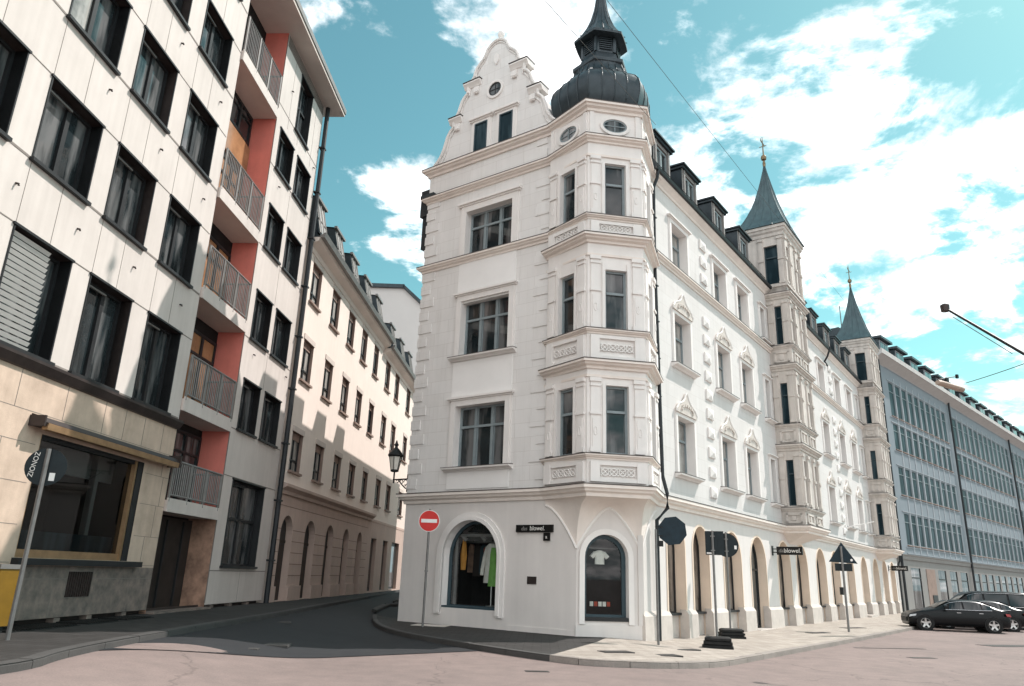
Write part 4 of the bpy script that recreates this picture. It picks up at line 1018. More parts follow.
b = MB(); b.loft([cloth_ring(0, w, .1, z, 12, .08) for z, w in ((-.25, .05), (.1, .12), (.45, .15), (.6, .17), (.68, .06))]); b.build('blouse_body', 'cloth_red', g3, smooth=True, ang=60)
g4 = garment('ochre_bag', 'ochre fringed bag lying low at the right side of the large arched shop window', 'bag', FL, 4.42, .75, .8, ROT['L'])
b = MB(); b.loft([cloth_ring(0, w, .12, z, 12, .1) for z, w in ((0, .16), (.25, .20), (.5, .16), (.62, .05))]); b.build('bag_body', 'cloth_orange', g4, smooth=True, ang=60); b = MB(); b.tube([(-.1, 0, .58), (-.06, 0, .85), (.06, 0, .85), (.1, 0, .58)], .015, 5); b.build('strap', 'cloth_white', g4)
g5 = garment('tshirt', 'white t-shirt hanging in the narrow arched shop window at the corner', 't-shirt', FC, 1.14, .5, 2.12, ROT['C']); g5.scale = (.74,)*3
b = MB(); b.loft([cloth_ring(0, w, .09, z, 14, .04) for z, w in ((.02, .21), (.25, .2), (.45, .24), (.52, .2), (.56, .09))]); b.build('shirt_body', 'cloth_white', g5, smooth=True, ang=60)
for sx in (-1, 1): b = MB(); b.tube([(sx*.17, 0, .47), (sx*.34, -.01, .28)], .085, 8, 0, .095); b.build('sleeve', 'cloth_white', g5, smooth=True)
g6 = garment('display_cards', 'row of small red and white cards low in the narrow arched shop window', 'cards', FC, 1.12, .55, .95, ROT['C'])
for i in range(5):
    b = MB(); b.box(-.3+i*.13, -.2+i*.13, -.01, .01, 0, .13); b.build('card', 'cloth_red' if i % 3 == 1 else 'cloth_white', g6)

# ------------------------------------------------------------------ left street: modern stone-clad block
lb = thing('apartment_block', 'stone-clad apartment block with dark square windows, red loggia and jutting flat roof', 'building', (PBk.x, PBk.y, 0), pi/2-AB)
FB = Fac(0, 0, 1, 0, 0, -1)
rowsB = [(7.06, 10.15), (12.15, 14.76), (16.85, 19.38), (21.42, 23.76), (26.0, 28.1)]
colsB = [(-10.2, -7.7), (-6.75, -4.35), (-3.26, -.84), (.18, 2.48), (3.66, 6.0)]
TOP = 28.9
mb = MB(btf)
shop = (-.42, 5.15, 1.75, 5.08)
holes = [(a, b, z0, z1, .45) for a, b in colsB for z0, z1 in rowsB]+[(shop[0], shop[1], shop[2], shop[3], .25), (-7.5, -3.2, 1.75, 5.08, .25)]
wall(mb, FB, -12, 7.0, 6.75, TOP, [h for h in holes if h[2] > 6], 0, 2)
wall(mb, FB, -12, 7.0, 1.55, 6.75, [h for h in holes if h[2] < 6], 1, 2)
wall(mb, FB, -12, 7.0, .12, 1.55, [], 3)
# red loggia recess and the right-hand bay
rec = 1.25
wall(mb, Fac(11.7, 0, 0, 1, -1, 0), 0, rec+1, 3.6, TOP, [], 4)
wall(mb, Fac(11.7, 0, 0, 1, -1, 0), 0, rec+1, .0, 3.6, [], 5)
wall(mb, Fac(7.0, 0, 0, 1, 1, 0), 0, rec+1, 3.6, TOP, [], 4); wall(mb, Fac(7.0, 0, 0, 1, 1, 0), 0, rec+1, -.5, 3.6, [], 5)
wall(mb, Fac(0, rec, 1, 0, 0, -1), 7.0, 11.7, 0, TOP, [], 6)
rB3 = [(7.7, 10.03), (12.05, 14.46), (16.8, 19.1), (21.2, 23.5)]; c3 = [(12.38, 14.4), (15.1, 17.3)]
h3 = [(a, b, z0, z1, .4) for a, b in c3 for z0, z1 in rB3]+[(14.2, 16.15, 24.7, 28.1, .4), (12.78, 16.65, 1.7, 5.45, .4)]
wall(mb, FB, 11.7, 18.2, .12, TOP, h3, 0, 2)
wall(mb, Fac(18.2, 0, 0, 1, 1, 0), 0, 12, .1, TOP, [], 0)
wall(mb, Fac(0, .25, 1, 0, 0, -1), -12, 18.2, -.6, .12, [], 2)
mb.add([(-12, 0, .12), (7, 0, .12), (7, .3, .12), (-12, .3, .12)], [(0, 1, 2, 3)], 2); mb.add([(11.7, 0, .12), (18.2, 0, .12), (18.2, .3, .12), (11.7, .3, .12)], [(0, 1, 2, 3)], 2)
mb.add([(-12, 0, 0), (-12, 12, 0), (-12, 12, TOP), (-12, 0, TOP)], [(0, 1, 2, 3)], 0); mb.add([(-12, 12, 0), (18.2, 12, 0), (18.2, 12, TOP), (-12, 12, TOP)], [(0, 1, 2, 3)], 0)
mb.build('wall', ['stone_panel', 'stone_travertine', 'metal_brown', 'stone_greyplinth', 'paint_red', 'stone_brown', 'interior_dark'], lb)
jt = MB(btf)
def groove(s0, s1, z, h=.035): fbox(jt, FB, s0, s1, z-h, z+h, -.02, .012)
def vgroove(s, z0, z1, w=.007): fbox(jt, FB, s-w, s+w, z0, z1, -.02, .008)
for z0, z1 in rowsB:
    for (a, b) in [(-12, colsB[0][0])]+[(colsB[i][1], colsB[i+1][0]) for i in range(4)]+[(6.0, 7.0)]: groove(a+.06, b-.06, z0-.02)
    for (a, b) in [(-12, colsB[0][0])]+[(colsB[i][1], colsB[i+1][0]) for i in range(4)]+[(6.0, 7.0)]: groove(a+.06, b-.06, z1+.06, .015)
for i, (z0, z1) in enumerate(rowsB[:-1]):
    for (a, b) in colsB: vgroove(a+(b-a)*.0-.0, z1+.1, rowsB[i+1][0]-.05); vgroove((a+b)/2+.2, z1+.1, rowsB[i+1][0]-.05)
for z0, z1 in rB3+[(24.7, 28.1), (5.6, 5.6), (1.55, 1.55)]:
    groove(11.72, 18.18, z0-.06, .02)
for i in range(3): vgroove(14.75, rB3[i][1]+.05, rB3[i+1][0]-.1)
vgroove(14.75, 24.0, 24.6); vgroove(15, .15, 1.5); vgroove(13.2, 24.0, 28.5); vgroove(17.0, 24.0, 28.5)
random.seed(3)
for z0, z1 in ((1.62, 2.6), (2.6, 3.7), (3.7, 4.75), (4.75, 5.6), (5.6, 6.7)):
    for a, b in ((-12, -7.6), (-3.1, -.6), (5.3, 7.0)) if z0 < 5 else ((-12, 7.0),):
        fbox(jt, FB, a, b, z0-.008, z0+.008, -.02, .005); s = a+random.uniform(.7, 1.6)
        while s < b-.3: vgroove(s, z0, z1, .008); s += random.uniform(1.1, 2.1)
for s in (-9.6, -7.4, -5.2, -3.0, -.3, 1.45, 3.55, 5.55): vgroove(s, .15, 1.5)
fbox(jt, FB, -12, 7, 1.18, 1.2, -.02, .006)
fbox(jt, FB, 11.69, 11.72, .2, TOP-.1, -.02, .015)
jt.build('panel_joint', 'joint_dark', lb)
# ledges, sills, window units
lg = MB(btf); fpoly(lg, Fac(0, 0, 0, -1, 1, 0), [(0, 6.62), (.10, 6.64), (.22, 6.86), (.22, 6.94), (0, 7.0)], -12, 7.02); lg.build('ledge', 'metal_brown', lb)
sl = MB(btf); fbox(sl, FB, shop[0]-.1, shop[1]+.65, 1.56, 1.74, -.1, .22); fbox(sl, FB, -7.7, -2.8, 1.56, 1.74, -.1, .22); sl.build('shop_sill', 'frame_dark', lb)
def bwin(w, h, kind='fix', blind=False, dp=.45):
    m = MB(lambda v: (v[0]*KB, v[1]*KB, v[2]*KB)); x0, x1 = -w/2, w/2; f = .10
    m.box(x0, x0+f, dp-.12, dp, 0, h); m.box(x1-f, x1, dp-.12, dp, 0, h); m.box(x0+f, x1-f, dp-.12, dp, 0, f); m.box(x0+f, x1-f, dp-.12, dp, h-f, h)
    sx = x0+w*(.56 if kind == 'fix' else .5); m.box(sx-.09, sx+.09, dp-.13, dp, f, h-f)
    if kind == 'cross': m.box(x0+f, x1-f, dp-.13, dp, h*.55-.06, h*.55+.06)
    m.add([(x0, dp-.04, 0), (sx, dp-.04, 0), (sx, dp-.04, h), (x0, dp-.04, h)], [(0, 1, 2, 3)], 1); m.add([(sx, dp-.03, 0), (x1, dp-.03, 0), (x1, dp-.03, h), (sx, dp-.03, h)], [(0, 1, 2, 3)], 2)
    m.box(x0-.12, x1+.12, -.14, .06, -.10, .0); m.box(x0-.1, x1+.1, -.06, .02, h, h+.07)
    m.box(x0-.05, x0+.0, -.03, dp, 0, h); m.box(x1, x1+.05, -.03, dp, 0, h)
    if blind:
        n = 18
        for i in range(n):
            z = h-(i+1)*h/n*.98; m.add([(x0+.05, .18, z), (x1-.7, .18, z), (x1-.7, .12, z+h/n*.62), (x0+.05, .12, z+h/n*.62)], [(0, 1, 2, 3)], 3)
    else: m.box(x0+f, sx, dp-.22, dp-.16, h-.22, h-.16, 4)
    return m
def bput(me, name, s, z, parent=lb): return link(me, name, parent, (s*KB, 0, CAMZ+KB*(z-CAMZ)))
WMB = ['frame_dark', 'glass_dark', 'glass_dark', 'blind_white', 'rail_metal']
WMB2 = ['frame_dark', 'glass_curtain', 'glass_dark', 'blind_white', 'rail_metal']
wc = {}
random.seed(11)
for i, (z0, z1) in enumerate(rowsB):
    for j, (a, b) in enumerate(colsB):
        bl = (i == 0 and j == 2); key = (i, round(b-a, 2), bl, random.random() < .3)
        if key not in wc: wc[key] = keep(bwin(b-a, z1-z0, blind=bl), 'window', WMB2 if key[3] and not bl else WMB)
        bput(wc[key], 'window', (a+b)/2, z0)
for z0, z1 in rB3:
    for a, b in c3: bput(keep(bwin(b-a, z1-z0, dp=.4), 'window', WMB), 'window', (a+b)/2, z0)
bput(keep(bwin(1.95, 3.4, 'cross', dp=.4), 'window', WMB), 'window', 15.17, 24.7)
bput(keep(bwin(3.87, 3.75, 'cross', dp=.4), 'window', ['frame_dark', 'glass_dark', 'glass_dark', 'frame_dark', 'frame_dark']), 'window', 14.71, 1.7)
lo = MB(btf)
for i in range(9): fbox(lo, FB, 11.8, 18.1, 28.2+i*.075, 28.23+i*.075, -.02, .02)
lo.build('louvre_strip', 'joint_dark', lb)
def shopwin(w, h):
    m = MB(lambda v: (v[0]*KB, v[1]*KB, v[2]*KB)); x0, x1 = -w/2, w/2
    m.box(x0, x0+.1, .1, .24, 0, h, 0); m.box(x1-.3, x1, .02, .24, 0, h, 0); m.box(x0+.1, x1-.3, .1, .24, 0, .22, 1); m.box(x0+.1, x1-.3, .1, .24, h-.12, h, 0); m.box(x1-.42, x1-.3, .06, .2, 0, h, 1); m.box(x0, x0+.05, .02, .2, 0, h, 1)
    m.add([(x0, .2, 0), (x1, .2, 0), (x1, .2, h), (x0, .2, h)], [(0, 1, 2, 3)], 2)
    return m
swm = bpy.data.materials.new('shop_glass_dim'); swm.use_nodes = True; t = swm.node_tree; t.nodes.clear()
o_ = t.nodes.new('ShaderNodeOutputMaterial'); mx_ = t.nodes.new('ShaderNodeMixShader'); tr_ = t.nodes.new('ShaderNodeBsdfTransparent'); gl_ = t.nodes.new('ShaderNodeBsdfGlossy'); fr_ = t.nodes.new('ShaderNodeFresnel')
tr_.inputs[0].default_value = (.6, .62, .62, 1); gl_.inputs['Roughness'].default_value = .02; fr_.inputs[0].default_value = 1.5
t.links.new(fr_.outputs[0], mx_.inputs[0]); t.links.new(tr_.outputs[0], mx_.inputs[1]); t.links.new(gl_.outputs[0], mx_.inputs[2]); t.links.new(mx_.outputs[0], o_.inputs[0]); MATS['shop_glass_dim'] = swm
SWm = ['frame_dark', 'metal_bronze', 'shop_glass_dim']
bput(keep(shopwin(shop[1]-shop[0], shop[3]-shop[2]), 'shop_window', SWm), 'shop_window', (shop[0]+shop[1])/2, shop[2]); bput(keep(shopwin(4.3, 3.33), 'shop_window', SWm), 'shop_window', -5.35, 1.75)
ir = MB(btf)
for a, b in ((shop[0]-.3, shop[1]+.3), (-7.8, -3.0)):
    ir.add([(a, .34, 1.5), (b, .34, 1.5), (b, 3.4, 1.5), (a, 3.4, 1.5), (a, .34, 5.3), (b, .34, 5.3), (b, 3.4, 5.3), (a, 3.4, 5.3)], [(0, 1, 2, 3), (4, 5, 6, 7), (1, 2, 6, 5), (2, 3, 7, 6), (3, 0, 4, 7)], 0)
    ir.box(b-1.7, b-1.5, .8, 1.0, 1.6, 5.2, 1); ir.box(a+.3, b-.4, 1.0, 1.1, 4.3, 5.2, 1); ir.box(a+.4, b-.4, .6, .7, 1.5, 2.5, 2); ir.box(a+.8, a+2.4, 1.6, 2.3, 1.6, 3.2, 2)
ir.build('shop_interior', ['interior_dark', 'concrete_block', 'glass_teal'], lb)
vt = MB(btf)
fbox(vt, FB, 2.05, 3.3, .65, 1.42, -.02, .01, 0)
for i in range(11): fbox(vt, FB, 2.08+i*.113, 2.13+i*.113, .67, 1.40, 0, .05, 1)
vt.build('vent_grille', ['joint_dark', 'metal_brown'], lb)
for s, z in ((-.9, 11.2), (2.2, 11.3), (5.6, 11.2), (-3.6, 11.2), (2.4, 16.0), (5.9, 15.9), (-.9, 16.1), (5.9, 20.5), (2.4, 20.6), (13.0, 11.4), (17.5, 11.5), (13.1, 20.5), (17.6, 24.3), (13.1, 26.3)):
    v = MB(btf); v.tube([(s, 0, z), (s, -.09, z-.02), (s, -.10, z-.07)], .032, 6); v.build('overflow_spout', 'metal_brown', lb)
# base brackets along the light well
br = MB(btf)
for s in (-8, -6, -4, -2, 0, 2, 3.6, 5.6, 12.5, 14.5, 16.5): br.box(s-.14, s+.14, .02, .3, -.6, .1)
br.build('base_block', 'stone_greyplinth', lb)
# awning box
aw = thing('awning_box', 'rolled-up shop awning in a bronze-edged box above the dark shop window', 'awning', tuple(bworld(0, 0)), pi/2-AB)
m = MB(lambda v: (v[0]*KB, v[1]*KB, CAMZ+KB*(v[2]-CAMZ))); fpoly(m, Fac(0, 0, 0, -1, 1, 0), [(0, 5.22), (.42, 5.22), (.46, 5.32), (.34, 5.46), (0, 5.56)], -1.0, 6.75); m.build('awning_case', 'metal_brown', aw)
m = MB(lambda v: (v[0]*KB, v[1]*KB, CAMZ+KB*(v[2]-CAMZ))); fpoly(m, Fac(0, 0, 0, -1, 1, 0), [(.30, 5.12), (.46, 5.13), (.48, 5.30), (.44, 5.32), (.30, 5.2)], -.9, 6.7); m.build('awning_fabric', 'metal_bronze', aw)
m = MB(lambda v: (v[0]*KB, v[1]*KB, CAMZ+KB*(v[2]-CAMZ))); m.box(-1.06, -1.0, -.46, 0, 5.2, 5.5); m.box(6.75, 6.85, -.48, 0, 5.15, 5.58); m.build('end_bracket', 'metal_brown', aw)
# loggia: balconies, doors
BZ = [(3.58, 3.98, 5.45), (7.4, 7.85, 9.6), (12.05, 12.5, 14.35), (16.6, 17.05, 18.95), (23.55, 24.0, 25.9)]
sfm = ['soffit_pale', 'stone_panel', 'rail_metal']
for z0, z1, zt in BZ:
    b_ = MB(btf); b_.box(7.02, 11.62, -.06, rec+.2, z0, z1, 0); b_.box(7.02, 11.5, -.12, -.06, z0-.02, z1+.08, 1)
    bo = b_.build('balcony', ['soffit_pale', 'stone_panel'], lb)
    r_ = MB(btf)
    r_.tube([(7.05, -.08, zt), (11.35, -.08, zt)], .05, 6); r_.tube([(7.05, -.08, z1+.2), (11.35, -.08, z1+.2)], .04, 6)
    x = 7.1
    while x < 11.35: r_.tube([(x, -.08, z1+.2), (x, -.08, zt)], .026, 4); x += .155
    for x in (7.08, 8.5, 9.9, 11.35): r_.tube([(x, -.08, z1-.05), (x, -.08, zt+.02)], .055, 6)
    y = .1
    while y < rec: r_.tube([(11.35, y, z1+.2), (11.35, y, zt)], .026, 4); y += .2
    r_.tube([(11.35, -.08, zt), (11.35, rec, zt)], .05, 6)
    r_.build('railing', 'rail_metal', bo)
def bdoor(w, h, mats):
    m = MB(lambda v: (v[0]*KB, v[1]*KB, v[2]*KB)); x0, x1 = -w/2, w/2; f = .14
    m.box(x0, x0+f, -.08, 0, 0, h); m.box(x1-f, x1, -.08, 0, 0, h); m.box(x0+f, x1-f, -.08, 0, 0, f); m.box(x0+f, x1-f, -.08, 0, h-f, h)
    for k in (1, 2): x = x0+w*k/3; m.box(x-.09, x+.09, -.09, 0, f, h-f)
    m.box(x0+f, x1-f, -.085, 0, h*.72-.05, h*.72+.05)
    m.add([(x0, -.02, 0), (x1, -.02, 0), (x1, -.02, h), (x0, -.02, h)], [(0, 1, 2, 3)], 1); return keep(m, 'balcony_door', mats)
for z0, h, mt in ((3.98, 3.1, 'glass_dark'), (7.85, 3.6, 'glass_amber'), (12.5, 3.4, 'glass_amber'), (17.05, 3.0, 'glass_amber'), (21.9, 1.6, 'glass_dark'), (24.0, 3.4, 'glass_dark')):
    o = bput(bdoor(4.1, h, ['frame_dark', mt]), 'balcony_door', 9.5, z0); o.location.y = (rec-.02)*KB
sp_ = MB(btf); sp_.box(7.3, 11.66, rec-.14, rec+.02, 20.3, 21.8); sp_.build('spandrel_panel', 'glass_amber', lb)
dr = MB(btf); dr.box(7.1, 11.6, rec-.25, rec-.02, 0, 3.5, 0)
for x in (8.0, 9.4, 10.8): dr.box(x-.05, x+.05, rec-.32, rec-.25, .1, 3.4, 1)
dr.build('entrance_door', ['door_dark', 'frame_dark'], lb)
en = MB(btf); en.box(7.0, 11.7, -.3, rec, -.5, .04); en.build('entrance_step', 'stone_greyplinth', lb)
# roof slab
rs = MB(btf); rs.box(-13, 19.25, -1.0, 12.5, TOP, TOP+.18, 0); rs.box(-13.05, 19.3, -1.06, 12.5, TOP+.18, TOP+.5, 1); rs.build('roof', ['soffit_pale', 'rail_metal'], lb)
dp = MB(btf); dp.tube([(18.35, -.2, TOP), (18.35, -.2, -.3)], .14, 8)
for z in range(2, 28, 3): dp.box(18.15, 18.55, -.35, 0, z, z+.08)
dp.build('downpipe', 'pipe_dark', lb, smooth=True)

# ------------------------------------------------------------------ left street: beige arcaded houses
def beige(name, label, s0, s1, cols, arches, flats, eave, dorm, rowsH, group=None):
    o = thing(name, label, 'building', tuple(bworld(0, 0)), pi/2-AB, group)
    m = MB(btf)
    wh = [(a, b, z0, z1, .3) for a, b in cols for z0, z1 in rowsH]
    wall(m, FB, s0, s1, 5.7, eave, wh, 0, 3)
    gh = [(a, b, .0, 4.45, .38, 4.45-(b-a)/2) for a, b in arches]+[(a, b, .1, 4.23, .3) for a, b in flats]
    wall(m, FB, s0, s1, -.6, 5.7, gh, 1, 1)
    m.add([(s0, 0, -.6), (s0, 10, -.6), (s0, 10, eave), (s0, 0, eave)], [(0, 1, 2, 3)], 0); m.add([(s1, 0, -.6), (s1, 10, -.6), (s1, 10, eave), (s1, 0, eave)], [(0, 1, 2, 3)], 0); m.add([(s0, 10, -.6), (s1, 10, -.6), (s1, 10, eave), (s0, 10, eave)], [(0, 1, 2, 3)], 0)
    m.build('wall', ['plaster_beige', 'plaster_pinkbase', 'trim_brown', 'trim_brown'], o)
    cache = {}
    random.seed(int(s0))
    for a, b in cols:
        for z0, z1 in rowsH:
            cur = random.random() < .7; key = (round(b-a, 1), round(z1-z0, 2), cur)
            if key not in cache:
                w, h = b-a, z1-z0; mm = MB(lambda v: (v[0]*KB, v[1]*KB, v[2]*KB)); d = .28; f = .12
                mm.box(-w/2, -w/2+f, d-.1, d, 0, h); mm.box(w/2-f, w/2, d-.1, d, 0, h); mm.box(-w/2+f, w/2-f, d-.1, d, 0, f); mm.box(-w/2+f, w/2-f, d-.1, d, h-.4, h, 2); mm.box(-.06, .06, d-.11, d, f, h-.4); mm.box(-w/2+f, w/2-f, d-.11, d, h*.3-.05, h*.3+.05)
                mm.add([(-w/2, d-.03, 0), (w/2, d-.03, 0), (w/2, d-.03, h), (-w/2, d-.03, h)], [(0, 1, 2, 3)], 1)
                mm.box(-w/2-.1, w/2+.1, -.16, .1, -.12, -.0, 2); mm.box(-w/2-.08, w/2+.08, -.05, .02, h, h+.3, 3)
                cache[key] = keep(mm, 'window', ['frame_dark', 'glass_curtain' if cur else 'glass_dark', 'trim_brown', 'soffit_pale'])
            link(cache[key], 'window', o, ((a+b)/2*KB, 0, CAMZ+KB*(z0-CAMZ)))
    for a, b in arches:
        d_ = MB(btf); d_.box(a, b, .38, .44, -.3, 4.4, 0); d_.box(a+.2, (a+b)/2-.08, .35, .38, .1, 2.9, 1); d_.box((a+b)/2+.08, b-.2, .35, .38, .1, 2.9, 1); d_.box(a, b, .34, .38, 3.0, 3.15, 1); d_.build('arch_door', ['frame_dark', 'door_dark'], o)
    for a, b in flats:
        d_ = MB(btf); d_.box(a, b, .28, .36, -.3, 4.3, 0); d_.box(a+.25, b-.25, .24, .28, .3, 3.9, 1); d_.build('shop_front', ['frame_dark', 'glass_dark'], o)
    pj = MB(btf)
    if arches:
        ed = [s0]; 
        for a, b in arches: ed += [a, b]
        ed.append(s1 if not flats else 40.2)
        for i in range(0, len(ed), 2):
            pj.box(ed[i]+.03, ed[i+1]-.03, -.12, .28, -.5, .75, 0)
        for z in (1.3, 1.9, 2.5, 3.1, 3.7, 4.5, 5.1):
            for i in range(0, len(ed), 2):
                if z > 4.4: break
                fbox(pj, FB, ed[i]+.02, ed[i+1]-.02, z-.02, z+.02, -.02, .012, 1)
        fbox(pj, FB, s0, ed[-1], 4.9, 4.94, -.02, .012, 1)
        pj.build('pier_base', ['plaster_pinkbase', 'trim_brown'], o)
    cn = MB(btf); e = 40.3 if s0 < 30 else s1
    if s0 < 30:
        fpoly(cn, Fac(0, 0, 0, -1, 1, 0), [(0, 5.5), (.12, 5.5), (.16, 5.68), (.4, 5.85), (.42, 6.0), (0, 6.08)], s0+.1, e)
    else: fpoly(cn, Fac(0, 0, 0, -1, 1, 0), [(0, 5.5), (.03, 5.5), (.03, 5.7), (0, 5.72)], s0, e)
    cn.build('cornice', 'plaster_pinkbase', o)
    ev = MB(btf); fpoly(ev, Fac(0, 0, 0, -1, 1, 0), [(0, eave-.7), (.05, eave-.7), (.12, eave-.45), (.55, eave-.2), (.6, eave), (0, eave)], s0, s1, 0)
    fpoly(ev, Fac(0, 0, 0, -1, 1, 0), [(.5, eave), (.85, eave), (.95, eave+.28), (.88, eave+.3), (.5, eave+.05)], s0, s1, 1); ev.build('eave', ['plaster_beige', 'rail_metal'], o)
    r = MB(btf)
    r.add([(s0, -.6, eave+.02), (s1, -.6, eave+.02), (s1, 3.2, eave+4.2), (s0, 3.2, eave+4.2)], [(0, 1, 2, 3)]); r.add([(s0, 3.2, eave+4.2), (s1, 3.2, eave+4.2), (s1, 10, eave), (s0, 10, eave)], [(0, 1, 2, 3)])
    r.add([(s0, -.6, eave), (s0, 3.2, eave+4.2), (s0, 10, eave)], [(0, 1, 2)]); r.add([(s1, -.6, eave), (s1, 3.2, eave+4.2), (s1, 10, eave)], [(0, 1, 2)])
    r.build('roof', 'slate_metal', o)
    for c, w in dorm:
        d_ = MB(btf); z0 = eave+.5; z1 = eave+2.9
        d_.add([(c-w, -.35, z0), (c+w, -.35, z0), (c+w, .15, z1), (c-w, .15, z1)], [(0, 1, 2, 3)], 0)
        for sx in (-w, w): d_.add([(c+sx, -.35, z0), (c+sx, .15, z1), (c+sx, 2.2, z1+.15), (c+sx, 1.0, z0)], [(0, 1, 2, 3)], 0)
        d_.add([(c-w-.1, 0, z1), (c+w+.1, 0, z1), (c+w+.1, 2.4, z1+.2), (c-w-.1, 2.4, z1+.2)], [(0, 1, 2, 3)], 0); d_.box(c-w-.12, c+w+.12, -.05, .15, z1-.05, z1+.1, 2)
        for f in (-.66, 0, .66): d_.tube([(c+f*w, -.38, z0+.1), (c+f*w, .11, z1-.05)], .05, 4, 2)
        d_.tube([(c-w, -.16, z0+1.0), (c+w, -.16, z0+1.0)], .05, 4, 2)
        d_.add([(c-w+.1, -.37, z0+.1), (c+w-.1, -.37, z0+.1), (c+w-.1, .12, z1-.1), (c-w+.1, .12, z1-.1)], [(0, 1, 2, 3)], 1)
        d_.build('dormer', ['slate_metal', 'glass_curtain', 'rail_metal'], o)
    return o
rH = [(6.82, 9.0), (12.0, 14.4), (16.75, 19.2)]
cB2 = [(19.75, 21.6), (24.05, 25.85), (28.25, 30.0), (32.2, 33.9), (36.3, 37.95)]
arB2 = [(19.75, 21.7), (23.9, 25.9), (28.2, 30.0), (32.4, 34.05), (36.4, 37.95)]
bg_ = beige('arcaded_house', 'beige house with rounded ground-floor arches beside the stone-clad block', 18.62, 39.6, cB2, arB2, [], 20.3, [(20.0, .95), (24.3, .95), (28.4, .95), (32.5, .95), (36.6, .95)], rH)
for (za, sa) in ((6.82, 0),):
    pass
beige('rendered_house', 'narrow beige rendered house with square shop openings farther up the side street', 39.6, 56.0, [(40.9, 42.8), (45.1, 47.0), (50.9, 52.9)], [], [(41, 43), (45.6, 47.6), (49.4, 52.9)], 19.9, [(42.5, .9), (47.0, .9), (51.4, .9)], rH)
# farther street end: plain houses closing the view
eh = thing('end_house', 'pale plain house with tall blank gable wall rising beyond the side street', 'building', (-16, 74, 0), 0)
m = MB(); m.box(-8, 4.2, 0, 14, 0, 30.6, 0); m.add([(4.2, 0, 0), (7.6, 0, 0), (7.6, 0, 27.5), (4.2, 0, 30.6)], [(0, 1, 2, 3)], 0); m.add([(7.6, 0, 0), (7.6, 14, 0), (7.6, 14, 27.5), (7.6, 0, 27.5)], [(0, 1, 2, 3)], 0); m.build('wall', 'far_plaster', eh)
m = MB(); m.box(-8.2, 4.3, -.3, 14, 30.6, 31.0); m.loft([[(4.2, -.3, 30.62), (4.2, 14, 30.62), (4.2, 14, 31.0), (4.2, -.3, 31.0)], [(7.9, -.3, 27.3), (7.9, 14, 27.3), (7.9, 14, 27.7), (7.9, -.3, 27.7)]]); m.build('roof', 'slate_metal', eh)
m = MB(); m.tube([(-2.6, 2, 30.8), (-2.6, 2, 33.2)], .04, 5); m.build('aerial', 'wire', eh)
# rear wing on the right of the side street (casts the shade on the beige houses)
rw = thing('rear_house', 'grey rendered house hidden behind the corner building on the side street', 'building', (-3.3, 27.2, 1.9), pi/2-AB)
m = MB(); FRW = Fac(0, 0, 1, 0, 0, 1)
wall(m, FRW, 0, 30, -2.1, 13.6, [(2+i*3.3, 3.2+i*3.3, z, z+1.9, .25) for i in range(8) for z in (1.2, 4.8, 8.0, 11.0)], 0); m.add([(0, 0, -.2), (0, -9, -.2), (0, -9, 13.6), (0, 0, 13.6)], [(0, 1, 2, 3)], 0); m.add([(30, 0, -.2), (30, -9, -.2), (30, -9, 13.6), (30, 0, 13.6)], [(0, 1, 2, 3)], 0); m.add([(0, -9, -.2), (30, -9, -.2), (30, -9, 13.6), (0, -9, 13.6)], [(0, 1, 2, 3)], 0)
m.build('wall', 'plaster_grey', rw)
m = MB(); m.add([(0, .3, 13.5), (30, .3, 13.5), (30, -3.5, 16.2), (0, -3.5, 16.2)], [(0, 1, 2, 3)]); m.add([(0, -3.5, 16.2), (30, -3.5, 16.2), (30, -9, 13.6), (0, -9, 13.6)], [(0, 1, 2, 3)]); m.add([(0, .3, 13.5), (0, -3.5, 16.2), (0, -9, 13.6)], [(0, 1, 2)])
for x in (3, 6.4, 9.8, 13.2): m.box(x, x+1.5, -2.4, -.5, 13.8, 15.6)
m.build('roof', 'slate_metal', rw)
wr = win_mesh('window', 1.2, 1.9, .2, 2, 1.3)
for i in range(8):
    for z in (1.2, 4.8, 8.0, 11.0): link(wr, 'window', rw, (2.6+i*3.3, 0, z), pi)

# ------------------------------------------------------------------ right: long office block
AM = R(44.775); PMo = wl(46.3, 0, 0)
ob = thing('office_block', 'long grey office block with narrow blue windows and a row of dark dormers', 'building', (PMo.x, PMo.y, 0), pi/2-AM)
rowsM = [(15.7, 18.65), (12.85, 15.02), (9.1, 11.38), (5.1, 7.58)]
wins = [(2.95+1.665*i, 1.27) for i in range(10)]+[(21.55+2.02*i, 1.55) for i in range(12)]+[(46.6+2.15*i, 1.65) for i in range(9)]
ME = 70.0
m = MB()
wall(m, FB, 0, ME, 4.35, 20.1, [(a, a+w, z0, z1, .05) for a, w in wins for z0, z1 in rowsM], 0, 1)
gw = [(3.0, 2.4), (10.1, 2.3), (13.55, 2.25), (16.9, 2.3)]+[(21.6+2.62*i, 1.9) for i in range(14)]
wall(m, FB, 0, ME, -.3, 4.35, [(a, a+w, .15, 3.36, .06) for a, w in gw], 2, 2)
m.add([(0, 0, 0), (0, 14, 0), (0, 14, 20), (0, 0, 20)], [(0, 1, 2, 3)], 2); m.add([(ME, 0, 0), (ME, 14, 0), (ME, 14, 20), (ME, 0, 20)], [(0, 1, 2, 3)], 0)
m.build('wall', ['block_white', 'block_fin', 'concrete_block'], ob)
fn = MB()
for i in range(len(wins)-1):
    a = wins[i][0]+wins[i][1]; b = wins[i+1][0]
    if b-a < 1:
        fbox(fn, FB, (a+b)/2-.11, (a+b)/2+.11, 4.5, 19.2, 0, .035)
fn.build('facade_fin', 'block_fin', ob)
sp2 = MB()
